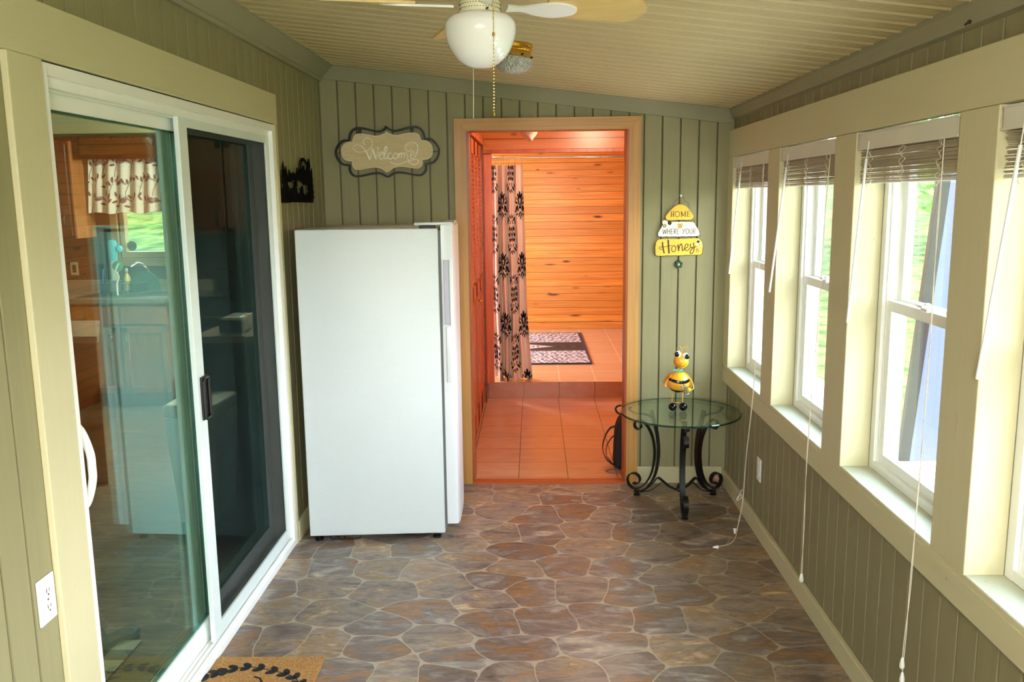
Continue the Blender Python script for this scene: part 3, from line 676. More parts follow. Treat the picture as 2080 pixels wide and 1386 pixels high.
MB().tube([(0.03, 0.01, 0.11), (0.02, 0.01, 0.16), (0.0, 0, 0.20)], 0.006, 8).tube([(0, 0, 0.20), (0, 0, 0.398)], 0.006, 8).lathe([(0.05, 0.385), (0.05, 0.399)], 20).build('mount', plain('spot_mount', rgb(226, 214, 204), 0.4), t)
#PART3

# ------------------------------------------------------------------ kitchen behind the patio door
KX0, KX1, KY0, KY1, KZ = -5.4, -1.31, 1.2, 7.52, 2.42
g = G('plank_laminate', 0.38, 0.4); x, y, z = g.xyz(g.pos())
b = g.math('DIVIDE', y, 0.118); idx = g.math('FLOOR', b); rn = g.white(g.math('ADD', idx, 0.5)); xs = g.math('ADD', x, g.math('MULTIPLY', rn, 3.0))
ix = g.math('FLOOR', g.math('DIVIDE', xs, 0.95)); r2 = g.white(g.math('ADD', g.math('MULTIPLY', idx, 7.7), ix))
f = g.noise(g.vec(g.math('ADD', g.math('MULTIPLY', x, 4.0), g.math('MULTIPLY', r2, 40)), g.math('MULTIPLY', y, 42), 0.0), 1.0, 5, 0.65, 0.5)
c = g.ramp(f, [(0.25, rgb(84, 60, 44)), (0.5, rgb(124, 96, 72)), (0.75, rgb(170, 146, 112))]); c = g.mix(g.math('MULTIPLY', r2, 0.55), c, rgb(92, 62, 44))
jt = g.math('MAXIMUM', g.math('LESS_THAN', g.math('FRACT', b), 0.03), g.math('LESS_THAN', g.math('FRACT', g.math('DIVIDE', xs, 0.95)), 0.004))
g.base(g.mix(jt, c, rgb(40, 28, 20)))
MB().box(KX0, KX1-0.002, KY0, KY1, -0.06, 0.0).build('floor_kitchen', g.m)['kind'] = 'structure'
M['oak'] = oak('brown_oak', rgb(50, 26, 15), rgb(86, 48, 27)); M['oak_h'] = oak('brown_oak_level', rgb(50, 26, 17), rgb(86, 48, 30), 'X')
M['oak_side'] = oak('pale_oak_lit_side', rgb(158, 98, 50), rgb(186, 128, 76))  # upper cabinet's lit side put into the colour; base cabinets share it
M['k_wall'] = oak('dark_wall_panelling', rgb(44, 27, 17), rgb(70, 44, 27))
M['laminate'] = plain('grey_laminate', rgb(150, 138, 126), 0.3, 0.5, var=0.12, scale=60)
M['plaster'] = plain('cream_plaster', rgb(206, 192, 158), 0.8)
mb = MB().box(KX0, -3.60, KY1, KY1+0.1, 0, KZ).box(-3.04, KX1, KY1, KY1+0.1, 0, KZ).box(-3.60, -3.04, KY1, KY1+0.1, 0, 1.20).box(-3.60, -3.04, KY1, KY1+0.1, 2.10, KZ)
mb.build('wall_kitchen_back', M['k_wall'])['kind'] = 'structure'
MB().box(KX0-0.1, KX0, KY0-0.1, KY1+0.1, 0, KZ).build('wall_kitchen_left', M['plaster'])['kind'] = 'structure'
MB().box(KX0-0.1, KX1, KY0-0.1, KY0, 0, KZ).build('wall_kitchen_front', M['plaster'])['kind'] = 'structure'
MB().box(KX0-0.1, KX1, KY0-0.1, KY1+0.1, KZ, KZ+0.1).build('ceiling_kitchen', M['plaster'])['kind'] = 'structure'
r = struct('window_11'); m = MB()
for q in ((-3.60, -3.56, 1.20, 2.10), (-3.08, -3.04, 1.20, 2.10), (-3.56, -3.08, 1.20, 1.25), (-3.56, -3.08, 2.06, 2.10)): m.box(q[0], q[1], KY1+0.02, KY1+0.09, q[2], q[3])
m.build('window_frame', plain('tan_window_frame', rgb(188, 168, 130), 0.4), r)
m = MB().box(-3.66, -3.60, 7.49, KY1-0.001, 1.15, 2.14, 0.003).box(-3.04, -2.98, 7.49, KY1-0.001, 1.15, 2.14, 0.003).box(-3.60, -3.04, 7.47, KY1-0.001, 1.13, 1.195, 0.003)
m.build('window_trim', plain('tan_window_trim', rgb(168, 140, 98), 0.4), r)
MB().box(-3.56, -3.08, KY1+0.05, KY1+0.055, 1.25, 2.06).build('pane', M['window_glass'], r)

def cab_door(m_par, x0, x1, z0, z1, yf, mat, hx, hz):
    m = MB().box(x0, x1, yf-0.018, yf, z0, z1, 0.003)
    d = m.build('door', mat, m_par)
    m = MB(); w_ = 0.055
    for q in ((x0, x0+w_, z0, z1), (x1-w_, x1, z0, z1), (x0, x1, z0, z0+w_), (x0, x1, z1-w_, z1)): m.box(q[0], q[1], yf-0.026, yf-0.017, q[2], q[3], 0.003)
    m.build('door_frame', mat, d)
    MB().tube([(hx, yf-0.026, hz-0.045), (hx, yf-0.050, hz-0.03), (hx, yf-0.052, hz), (hx, yf-0.050, hz+0.03), (hx, yf-0.026, hz+0.045)], 0.006, 8).ball((hx, yf-0.052, hz), 0.011, 10).build('handle', M['chrome'], d, True)
    return d
# upper cabinets each side of the window
t = thing('upper_cabinet', 'dark oak wall cabinet left of the kitchen window with its side coloured as lit', 'cabinet')
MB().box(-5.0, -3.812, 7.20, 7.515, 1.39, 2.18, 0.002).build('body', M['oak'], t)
MB().box(-3.812, -3.795, 7.19, 7.515, 1.385, 2.18, 0.002).build('side_panel', M['oak_side'], t, label='oak side panel in a lit colour')
cab_door(t, -4.22, -3.83, 1.41, 2.16, 7.199, M['oak'], -3.87, 1.54); cab_door(t, -4.64, -4.24, 1.41, 2.16, 7.199, M['oak'], -4.28, 1.54)
t = thing('upper_cabinet', 'dark oak wall cabinet right of the kitchen window seen through the insect screen', 'cabinet')
MB().box(-2.93, -1.55, 7.216, 7.515, 1.39, 2.18, 0.002).build('body', M['oak'], t)
cab_door(t, -2.92, -2.54, 1.41, 2.16, 7.199, M['oak'], -2.58, 1.54); cab_door(t, -2.52, -2.10, 1.41, 2.16, 7.199, M['oak'], -2.14, 1.54); cab_door(t, -2.08, -1.64, 1.41, 2.16, 7.199, M['oak'], -2.04, 1.54)
t = thing('window_valance_board', 'brown oak board with dentil moulding spanning above the kitchen window', 'valance board')
MB().box(-3.79, -2.94, 7.22, 7.24, 2.03, 2.18, 0.002).build('board', M['oak_h'], t)
m = MB().box(-5.0, -2.945, 7.17, 7.195, 2.215, 2.235).box(-5.0, -2.945, 7.18, 7.215, 2.181, 2.19)
x = -4.99
while x < -3.0: m.box(x, x+0.045, 7.175, 7.215, 2.19, 2.215); x += 0.065
m.build('dentil_moulding', M['oak_h'], t)
MB().box(-5.0, -1.55, 7.196, 7.515, 2.2155, 2.419).build('soffit', plain('soffit_cream', rgb(190, 178, 146), 0.8)).__setitem__('kind', 'structure')
# floral valance
def vpos(u, v):
    X = -3.735+0.76*u+(1-v)*0.03*(u-0.5)*-1.0-(1-v)*0.05*(1-u)
    return X, 7.36+0.020*np.sin(2*PI*(6.5*u+0.3*np.sin(3*u)))*(1.15-v*0.5)+0.01*np.sin(17*u), 1.59+0.455*v+0.008*np.sin(19*u)*(1-v)
def vcol(u, v):
    s = u*0.76; h = v*0.36; blk = np.zeros(len(u), bool); pal = np.zeros(len(u), bool)
    rq = random.Random(5)
    for k in range(21):
        cx, cy, a0 = (k % 7)*0.115+0.03+rq.uniform(-.02, .02)+(0.055 if (k//7) % 2 else 0), 0.055+(k//7)*0.125+rq.uniform(-.015, .015), rq.uniform(-.7, .7)
        for j in range(6):
            an = a0+(j//2)*0.5*(1 if j % 2 else -1)+0.2; d = 0.012+0.020*(j//2+1)
            px, py = cx+math.sin(an)*d*1.15, cy+math.cos(an)*d; c_, s_ = math.cos(an), math.sin(an)
            ex = (s-px)*c_-(h-py)*s_; ey = (s-px)*s_+(h-py)*c_
            blk |= (ex/0.0075)**2+(ey/0.018)**2 < 1
        st = np.abs((s-cx)-0.15*np.sin(a0)*(h-cy+0.06)-0.018*np.sin(26*(h-cy))) < 0.0022
        blk |= st & (np.abs(h-cy) < 0.075)
        if k % 2 == 0:   # bird
            bx, by = cx+0.055, cy+0.03; pal |= ((s-bx)*0.94+(h-by)*0.34)**2/0.032**2+((h-by)*0.94-(s-bx)*0.34)**2/0.014**2 < 1
            pal |= (s-bx+0.028)**2+(h-by-0.016)**2 < 0.012**2
            pal |= (np.abs(h-by+0.5*(s-bx-0.03)) < 0.006) & (s > bx+0.01) & (s < bx+0.058)
    c = np.where(pal[:, None], L3(146, 136, 146)[None], L3(242, 240, 238)[None])
    return np.where(blk[:, None], L3(84, 72, 82)[None], c)
t = thing('kitchen_valance', 'white gathered valance printed with mauve birds and leafy twigs over the kitchen window', 'valance', (0, 0, 0))
grid_mesh('cloth', 330, 150, vpos, vcol, pattern_mat('valance_cloth', 0.85), t)
MB().tube([(-3.79, 7.36, 2.048), (-2.96, 7.36, 2.048)], 0.006, 8).build('rod', M['brass'], t)
# base cabinets, worktop, sink
t = thing('base_cabinet', 'oak base cabinet run under the kitchen sink', 'cabinet')
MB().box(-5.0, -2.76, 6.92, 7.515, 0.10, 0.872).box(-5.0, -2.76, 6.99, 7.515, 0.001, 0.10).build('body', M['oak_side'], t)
for k, x0 in enumerate((-4.76, -4.26, -3.76, -3.36)):
    x1 = x0+(0.48 if k < 2 else 0.385); cab_door(t, x0+0.01, x1, 0.13, 0.68, 6.919, M['oak_side'], (x1-0.05) if k % 2 == 0 else x0+0.06, 0.60)
    MB().box(x0+0.01, x1, 6.900, 6.919, 0.70, 0.85, 0.003).build('drawer_front', M['oak_side'], t)
t = thing('worktop', 'grey laminate kitchen worktop with backsplash lip around the steel sink', 'worktop')
m = MB()
for q in ((-5.0, -3.73, 6.885, 7.515), (-2.86, -2.755, 6.885, 7.515), (-3.73, -2.86, 6.885, 6.955), (-3.73, -2.86, 7.40, 7.515)): m.box(*q, 0.873, 0.912)
m.build('slab', M['laminate'], t); MB().box(-5.0, -2.755, 7.49, 7.514, 0.912, 1.01, 0.003).build('backsplash', M['laminate'], t)
t = thing('kitchen_sink', 'double-bowl stainless steel sink set in the grey worktop', 'sink')
m = MB()
for q in ((-3.74, -2.85, 6.945, 6.975), (-3.74, -2.85, 7.36, 7.41), (-3.74, -3.71, 6.975, 7.36), (-2.88, -2.85, 6.975, 7.36), (-3.30, -3.26, 6.975, 7.36)): m.box(*q, 0.9125, 0.920, 0.003)
m.build('rim', M['chrome'], t)
for a, b in ((-3.71, -3.30), (-3.26, -2.88)):
    m = MB().box(a, b, 6.975, 7.36, 0.875, 0.880)
    for q in ((a, a+0.004, 6.975, 7.36), (b-0.004, b, 6.975, 7.36), (a, b, 6.975, 6.979), (a, b, 7.356, 7.36)): m.box(*q, 0.880, 0.914)
    m.build('bowl', M['chrome'], t)
t = thing('kitchen_faucet', 'chrome high-arc faucet behind the sink under the window', 'faucet', (-3.30, 7.385, 0.9205))
m = MB().lathe([(0.028, 0), (0.028, 0.01), (0.016, 0.02), (0.014, 0.05)], 16); pts = smooth2([(0, 0, 0.03), (0, 0, 0.15), (-0.02, -0.02, 0.21), (-0.06, -0.08, 0.245), (-0.10, -0.13, 0.22)], 5)
m.tube(pts, 0.012, 10).build('spout', M['chrome'], t, True)
MB().lathe([(0.014, 0), (0.012, 0.04), (0.001, 0.045)], 12, (0.09, 0, 0.0)).tube([(0.09, 0, 0.04), (0.13, -0.03, 0.055)], 0.006, 8).build('lever', M['chrome'], t, True)
teal = plain('teal_glass_blue', rgb(66, 140, 150), 0.3)
t = thing('dish_rack', 'dark wire dish rack with a round tray beside the sink', 'dish rack', (-3.44, 7.19, 0.9205))
m = MB(); dk = plain('dark_wire', rgb(40, 60, 62), 0.4)
for k in range(9): m.tube([(-0.15+0.037*k, -0.12, 0.005), (-0.15+0.037*k, -0.12, 0.09), (-0.15+0.037*k, 0.12, 0.09), (-0.15+0.037*k, 0.12, 0.005)], 0.0022, 5)
for zz in (0.01, 0.09): m.tube([(-0.15, -0.12, zz), (0.15, -0.12, zz), (0.15, 0.12, zz), (-0.15, 0.12, zz)], 0.0025, 5, True)
m.build('wire_frame', dk, t)
MB().box(-0.16, 0.16, -0.13, 0.13, 0.0, 0.004).build('tray', dk, t)
poly = [(0.115*math.cos(a), 0.115*1.25*math.sin(a)) for a in np.linspace(0, PI, 18)]
t = thing('dish_mat', 'slate-teal arched draining board leaning behind the sink', 'draining board', (-3.34, 7.37, 0.9205))
t.location = (-3.33, 7.345, 0.9205)
MB().prism([(x*1.15, z+0.03) for x, z in poly]+[(-0.13, 0.0), (0.13, 0.0)], 0, 0.012).build('board', plain('slate_teal', rgb(62, 96, 96), 0.5), t)
t = thing('brush_holder', 'clear cylinder of pale blue dish brushes standing by the window', 'brush holder', (-3.625, 7.43, 1.012))
MB().lathe([(0.030, 0.0), (0.030, 0.17)], 20).build('cup', plain('frosted_white', rgb(210, 226, 226), 0.3), t, True)
MB().lathe([(0.032, 0.170), (0.036, 0.18), (0.036, 0.32), (0.030, 0.34), (0.012, 0.35)], 14).ball((0.055, 0, 0.27), 0.032, 12).build('bristles', plain('sky_blue_bristle', rgb(86, 196, 222), 0.6), t, True)
MB().box(-0.045, 0.045, -0.045, 0.045, -0.090, 0.0, 0.004).build('stand', plain('grey_caddy', rgb(120, 140, 140), 0.5), t)
t = thing('soap_bottle', 'small yellow dish soap bottle in front of the kitchen window', 'bottle', (-3.44, 7.175, 0.9125))
t.location = (-3.50, 7.384, 0.9205)
MB().lathe([(0.028, 0), (0.030, 0.02), (0.030, 0.12), (0.012, 0.15), (0.010, 0.17)], 16).build('bottle', plain('yellow_soap', rgb(226, 200, 110), 0.25), t, True)
MB().lathe([(0.013, 0.17), (0.013, 0.19), (0.004, 0.20)], 12).build('cap', M['white'], t, True)
t = thing('scrub_brush', 'green scrubbing brush with white handle propped in the dish rack', 'brush', (-3.42, 7.05, 0.925))
MB().ball((0, 0.02, 0.235), 0.045, 14, (1, 0.5, 1)).build('head', plain('green_scrubber', rgb(36, 140, 84), 0.7), t, True)
MB().tube(smooth2([(0.0, -0.02, 0.0), (-0.01, 0.0, 0.09), (0.01, 0.0, 0.15), (-0.01, -0.005, 0.20), (0.02, -0.005, 0.26)], 5), 0.008, 8).build('handle', M['white'], t, True)
t = thing('bottle_brush', 'blue handled brush hanging at the front of the dish rack', 'brush', (-3.565, 7.09, 0.925))
MB().tube([(0, 0, 0), (0.0, 0, 0.12), (0.01, 0.0, 0.21)], 0.008, 8).build('handle', plain('blue_handle', rgb(40, 130, 200), 0.4), t, True)
g = G('sticker_grey', 0.6); g.base(rgb(110, 116, 120))
t = thing('window_sticker', 'small grey octagonal sticker low on the kitchen window pane', 'sticker', (-3.52, 7.565, 1.30))
MB().prism([(0.045*math.cos(a+PI/8), 0.045*math.sin(a+PI/8)) for a in np.arange(8)*PI/4], 0, 0.001).build('decal', g.m, t)
MB().box(-0.032, 0.032, -0.0008, -0.0001, 0.002, 0.010).box(-0.032, 0.032, -0.0008, -0.0001, -0.010, -0.002).build('print', plain('sticker_dark', rgb(50, 54, 60), 0.6), t)
t.location.y = 7.5685
t = thing('outlet_plate', 'cream outlet plate on the dark panelling beside the kitchen upper cabinet', 'outlet', (-4.02, 7.518, 1.11))
MB().box(-0.035, 0.035, -0.006, -0.0, -0.057, 0.057, 0.003).build('plate', plain('cream_plate', rgb(190, 180, 150), 0.4), t); MB().box(-0.016, 0.016, -0.008, -0.006, -0.034, 0.034).build('receptacle', M['black'], t)
# peninsula
t = thing('peninsula_cabinet', 'brown oak peninsula cabinet with plain end panel', 'cabinet')
MB().prism([(-5.0, 4.98), (-2.58, 4.98), (-2.63, 5.04), (-2.88, 5.56), (-5.0, 5.56)], 0.001, 0.872, 'XY').build('body', oak('peninsula_oak', rgb(78, 42, 22), rgb(112, 64, 34), 'X'), t)
t = thing('peninsula_worktop', 'grey speckled laminate worktop on the oak peninsula', 'worktop')
MB().prism([(-5.0, 4.94), (-2.55, 4.94), (-2.57, 5.0), (-2.87, 5.62), (-5.0, 5.62)], 0.873, 0.912, 'XY').build('slab', M['laminate'], t)
# range, side counter, appliance box, bin
t = thing('black_range', 'black kitchen range seen dimly through the insect screen', 'range', (0, 0, 0))
MB().box(-2.74, -1.99, 6.88, 7.50, 0.0, 0.90, 0.006).build('body', M['black'], t); MB().box(-2.74, -1.99, 6.87, 7.50, 0.901, 0.925, 0.004).build('cooktop', plain('black_glass', rgb(10, 12, 14), 0.08), t)
MB().box(-2.74, -1.99, 7.42, 7.50, 0.926, 1.10, 0.006).build('back_panel', M['black'], t); MB().tube([(-2.68, 6.84, 0.76), (-2.05, 6.84, 0.76)], 0.010, 8).box(-2.68, -2.66, 6.84, 6.88, 0.75, 0.77).box(-2.07, -2.05, 6.84, 6.88, 0.75, 0.77).build('handle', M['chrome'], t)
MB().box(-2.66, -2.07, 6.874, 6.88, 0.30, 0.68).build('oven_window', plain('oven_glass', rgb(8, 10, 12), 0.1), t)
t = thing('side_cabinet', 'dark cabinet along the porch side wall of the kitchen', 'cabinet')
MB().box(-1.95, -1.33, 4.94, 5.95, 0.001, 0.872, 0.003).build('body', M['oak_h'], t)
cabm = MB()
for q in ((5.0, 5.44), (5.46, 5.90)): cabm.box(-1.968, -1.95, *q, 0.12, 0.84, 0.003)
cabm.build('door', M['oak_h'], t)
t = thing('side_worktop', 'pale laminate worktop along the porch side of the kitchen', 'worktop')
MB().box(-1.98, -1.33, 4.90, 5.98, 0.873, 0.912, 0.004).build('slab', plain('pale_laminate', rgb(196, 180, 172), 0.3, var=0.08, scale=60), t)
t = thing('countertop_toaster', 'rounded white toaster on the worktop behind the insect screen', 'toaster', (-1.77, 5.08, 0.913))
MB().box(-0.07, 0.07, -0.11, 0.13, 0.0, 0.10, 0.03).build('body', M['white'], t, True)
MB().box(-0.066, 0.066, -0.113, -0.108, 0.01, 0.085, 0.002).build('end_panel', plain('dark_end', rgb(60, 62, 62), 0.4), t)
MB().box(-0.02, -0.005, -0.06, 0.08, 0.0995, 0.101).box(0.012, 0.027, -0.06, 0.08, 0.0995, 0.101).build('slots', M['black'], t)
t = thing('trash_bin', 'white plastic trash bin just inside the patio door', 'trash bin', (-1.78, 4.48, 0))
m = MB(); n = 4
vs = [(-.10, -.13, 0.001), (.10, -.13, 0.001), (.10, .13, 0.001), (-.10, .13, 0.001), (-.135, -.17, .58), (.135, -.17, .58), (.135, .17, .58), (-.135, .17, .58)]
m.add(vs, [(0, 3, 2, 1), (4, 5, 6, 7), (0, 1, 5, 4), (1, 2, 6, 5), (2, 3, 7, 6), (3, 0, 4, 7)]).build('body', M['white'], t)
MB().box(-.14, .14, -.175, .175, .581, .65, 0.02).build('lid', M['white'], t, True)
# plaid mat and slippers inside the door
def plaid(u, v):
    a = (np.floor(u*7) % 2); b = (np.floor(v*11) % 2); s = a+b
    c = np.where((s == 2)[:, None], L3(34, 34, 36)[None], np.where((s == 0)[:, None], L3(206, 198, 184)[None], L3(110, 106, 102)[None]))
    hatch = (np.sin(u*420+v*600) > 0) & (s == 1)
    return np.where(hatch[:, None], L3(150, 144, 138)[None], c)
t = thing('plaid_mat', 'black and cream buffalo plaid mat inside the patio door', 'mat', (-2.13, 2.28, 0))
grid_mesh('weave', 180, 240, lambda u, v: (0.60*u, 0.82*v, 0.0075+0*u), plaid, pattern_mat('plaid_weave', 0.95, 0.4, 300), t)
MB().box(0, 0.60, 0, 0.82, 0.001, 0.007).build('backing', M['black'], t)
def slipper(loc, rz, label):
    t = thing('slipper', label, 'slipper', loc, rz, 'slippers on the plaid mat')
    out = smooth2([(0, -0.14), (0.036, -0.12), (0.032, -0.03), (0.046, 0.07), (0.034, 0.13), (0.0, 0.15), (-0.034, 0.13), (-0.044, 0.07), (-0.032, -0.03), (-0.036, -0.12)], 5, True)
    MB().prism(out, 0.0, 0.018, 'XY').build('sole', plain('slipper_sole', rgb(60, 66, 70), 0.8), t)
    m = MB(); vs = []; fs = []; N = 12; K = 9
    for i in range(K):
        yy = 0.0+0.142*i/(K-1); wd = 0.044*math.sqrt(max(0.02, 1-((yy-0.06)/0.095)**2)); hh = 0.055*math.sqrt(max(0.02, 1-(max(0, yy-0.02)/0.135)**2))
        for k in range(N+1):
            a = PI*k/N; vs.append((wd*math.cos(a), yy, 0.016+hh*math.sin(a)))
    for i in range(K-1):
        for k in range(N): fs.append((i*(N+1)+k, i*(N+1)+k+1, (i+1)*(N+1)+k+1, (i+1)*(N+1)+k))
    m.add(vs, fs); o = m.build('upper', plain('slipper_teal', rgb(44, 66, 74), 0.9), t, True)
    md = o.modifiers.new('t', 'SOLIDIFY'); md.thickness = 0.004
    return t
slipper((-1.66, 3.06, 0.010), 2.5, 'dark teal slipper on the plaid mat, the farther one'); slipper((-1.84, 2.80, 0.010), 2.9, 'dark teal slipper on the plaid mat, the nearer one')
# ------------------------------------------------------------------ outdoors
g = G('grass', 0.9, 0.1); p = g.pos(); f = g.noise(p, 1.2, 6, 0.7); f2 = g.noise(p, 26, 3, 0.6)
f3 = g.noise(p, 2.6, 6, 0.75); c = g.mix(f, rgb(72, 90, 38), rgb(136, 146, 80)); c = g.mix(g.ramp(f3, [(0.42, (0, 0, 0, 1)), (0.62, (1, 1, 1, 1))]), rgb(44, 62, 28), c); g.base(g.mix(g.math('MULTIPLY', f2, 0.4), c, rgb(30, 52, 20)))
N = 60; vs = []; fs = []
def gz(x, y):
    d = max(0.0, x-5.0); e = max(0.0, y-11.0) if x > -0.5 else max(0.0, y-8.6)
    return -0.52+0.09*d+0.11*e*(1.6 if x < -1 else 0.6)+0.10*math.sin(x*0.4)*math.sin(y*0.3)*min(1, (d+e)/6)
for i in range(N+1):
    for j in range(N+1):
        x, y = -40+100*i/N, -30+90*j/N; vs.append((x, y, gz(x, y)))
for i in range(N):
    for j in range(N): a = i*(N+1)+j; fs.append((a, a+N+1, a+N+2, a+1))
o = MB().add(vs, fs).build('ground', g.m, None, True); o['kind'] = 'structure'
MB().box(1.301, 3.35, -3.5, 11.5, -0.52, -0.46).build('patio', plain('pale_concrete', rgb(206, 202, 194), 0.85, var=0.08, scale=4))['kind'] = 'structure'
def leaf_mat(name, a, b):
    g = G(name, 0.6, 0.3); g.base(g.mix(g.noise(g.pos(), 1.7, 4), a, b)); nt = g.nt
    tl = g.n('ShaderNodeBsdfTranslucent'); tl.inputs[0].default_value = b; mx = g.n('ShaderNodeMixShader'); mx.inputs[0].default_value = 0.4
    nt.links.new(g.b.outputs[0], mx.inputs[1]); nt.links.new(tl.outputs[0], mx.inputs[2]); nt.links.new(mx.outputs[0], g.out.inputs[0]); return g.m
LM = leaf_mat('green_leaves', rgb(52, 92, 34), rgb(112, 152, 66)); BM = plain('bark', rgb(92, 80, 68), 0.9, var=0.2)
def tree_meshes(seed, h, rad):
    rq = random.Random(seed); m = MB()
    cl = [(rq.uniform(-rad, rad)*0.8, rq.uniform(-rad, rad)*0.8, h*rq.uniform(0.22, 1.0), rad*rq.uniform(0.30, 0.55)) for _ in range(26)]
    for cx, cy, cz, r_ in cl:
        for _ in range(150):
            d = Vector((rq.gauss(0, 1), rq.gauss(0, 1), rq.gauss(0, 1))).normalized()*r_*rq.uniform(0.6, 1.05)
            c0 = Vector((cx, cy, cz))+d; a = Vector((rq.gauss(0, 1), rq.gauss(0, 1), rq.gauss(0, .6))).normalized(); b = a.orthogonal().normalized(); s = rq.uniform(0.09, 0.17)
            m.add([c0-a*s, c0+b*s*0.5, c0+a*s, c0-b*s*0.5], [(0, 1, 2, 3)])
    t = MB().tube([(0, 0, -0.3), (0.05, 0, h*0.3), (0.0, 0.1, h*0.62), (0.1, 0, h*0.9)], [0.17, 0.13, 0.09, 0.03], 8)
    for k in range(5):
        a = k*1.26; t.tube([(0.02, 0, h*(0.3+0.08*k)), (rad*0.35*math.cos(a), rad*0.35*math.sin(a), h*(0.45+0.08*k)), (rad*0.7*math.cos(a), rad*0.7*math.sin(a), h*(0.55+0.08*k))], [0.07, 0.05, 0.02], 6)
    return m, t
def tree(loc, seed, h, rad, label):
    m, tk = tree_meshes(seed, h, rad); t = thing('tree', label, 'tree', loc, 0, 'trees beyond the lawn')
    m.build('foliage', LM, t); tk.build('trunk', BM, t, True); return t
for k, (x, y, h, r_, lab) in enumerate(((9.5, 18.5, 6.5, 2.4, 'broad leafy tree nearest the porch across the lawn, seen through the third window'),
        (5.5, 24.0, 8.0, 2.4, 'leafy tree seen through the farthest windows'), (15.5, 24.0, 8.5, 2.9, 'tall leafy tree set far back to the right of the lawn'),
        (9.8, 31.0, 9.0, 3.0, 'dense leafy tree closing the lawn at the very back'), (19.5, 15.5, 7.5, 2.8, 'leafy tree at the right edge of the lawn'),
        (17.0, 34.0, 9.5, 3.2, 'tallest rounded tree at the far end of the lawn'))):
    tree((x, y, gz(x, y)), k+1, h, r_, lab)
# leaning panel outside the third window
t = thing('leaning_panel', 'pale blue-grey panel with a dark edge strip leaning outside the window', 'panel', (3.02, 6.86, -0.455), 0)
m = MB().box(0.0, 0.62, -0.02, 0.02, 0.0, 2.3, 0.004); Rl = Matrix.Rotation(math.radians(9.5), 4, 'X'); m.xf(Rl); m.build('panel_face', plain('pale_blue_grey', rgb(84, 94, 122), 0.5), t)
m = MB().box(-0.085, 0.0, -0.03, 0.03, 0.0, 2.3, 0.004); m.xf(Rl); m.build('edge_strip', plain('dark_grey_strip', rgb(22, 22, 28), 0.6), t)
#PART4

# ------------------------------------------------------------------ mini blinds in the window reveals
M['blind'] = plain('blind_vinyl', rgb(226, 222, 210), 0.5, var=0.04)
M['slat'] = plain('blind_slat', rgb(184, 170, 146), 0.6, var=0.10)
M['cord'] = plain('white_cord', rgb(232, 226, 208), 0.7)
def blind(n, a, b, label, wand, cord, hang, seed):
    rq = random.Random(seed); t = thing('mini_blind', label, 'window blind', (1.12, (a+b)/2, WZ1), 0, 'raised mini blinds along the window wall')
    h = (b-a)/2-0.012; L = lambda P: [(x-1.12, y-(a+b)/2, z-WZ1) for x, y, z in P]
    MB().box(-0.016, 0.018, -h, h, -0.034, -0.004, 0.002).build('headrail', M['white'], t)
    MB().box(-0.024, -0.018, -h, h, -0.062, -0.006, 0.002).box(-0.024, 0.0, -h, -h+0.003, -0.062, -0.006).box(-0.024, 0.0, h-0.003, h, -0.062, -0.006).box(-0.027, -0.024, -h, h, -0.012, -0.006).box(-0.027, -0.024, -h, h, -0.062, -0.056).build('valance', M['blind'], t)
    m = MB(); z = -0.040; dz = 0.0040
    for k in range(35):
        zz = z-0.0035*k; tl = rq.uniform(-0.0022, 0.0022); sx = rq.uniform(-0.003, 0.003); sy = rq.uniform(-0.004, 0.004)
        m.add([(-0.013+sx, -h+0.004+sy, zz), (0.014+sx, -h+0.004+sy, zz+0.001), (0.014+sx, h-0.004+sy, zz+0.001+tl), (-0.013+sx, h-0.004+sy, zz+tl),
               (-0.013+sx, -h+0.004+sy, zz-0.0031), (0.014+sx, -h+0.004+sy, zz-0.0021), (0.014+sx, h-0.004+sy, zz-0.0021+tl), (-0.013+sx, h-0.004+sy, zz-0.0031+tl)],
              [(0, 1, 2, 3), (7, 6, 5, 4), (0, 4, 5, 1), (1, 5, 6, 2), (2, 6, 7, 3), (3, 7, 4, 0)])
    m.build('slats', M['slat'], t)
    MB().box(-0.015, 0.015, -h+0.003, h-0.003, -0.172, -0.163, 0.003).build('bottom_rail', M['blind'], t)
    for c in (-h+0.10, 0.0, h-0.10):
        m = MB()
        for q in (0, 1):
            P = []; yy = c+q*0.012
            for i in range(26):
                zz = -0.045-0.122*i/25; P.append((-0.0165-0.004*abs(math.sin(i*1.3+q)), yy+0.014*math.sin(i*0.9+q*2.0+c*9)+rq.uniform(-.004, .004), zz))
            m.tube(smooth2(P, 3), 0.0010, 4)
        m.tube(smooth2([(-0.016, c, -0.168), (-0.022, c+0.01, -0.186), (-0.016, c+0.03, -0.180), (-0.012, c+0.045, -0.170)], 4), 0.0010, 4)
        m.build('ladder_cord', M['cord'], t)
    if wand:
        m = MB().tube(L(wand), 0.0048, 8); (x0, y0, z0) = L(wand)[0]; m.tube([(x0, y0, z0), (x0+0.002, y0, z0+0.02), (x0+0.006, y0, -0.036)], 0.0016, 5); m.build('tilt_wand', M['white'], t, True)
    if cord:
        for q, P in enumerate(cord):
            c = MB().tube(smooth2(L(P), 6), 0.0012, 5).build('lift_cord', M['cord'], t)
            ex, ey, ez = L(P)[-1]
            if hang:
                b_ = MB().lathe([(0.002, 0.010), (0.004, 0.006), (0.007, -0.010), (0.0075, -0.020), (0.004, -0.026), (0.001, -0.027)], 12, (ex, ey, ez)); b_.build('tassel', M['white'], c, True)
    return t
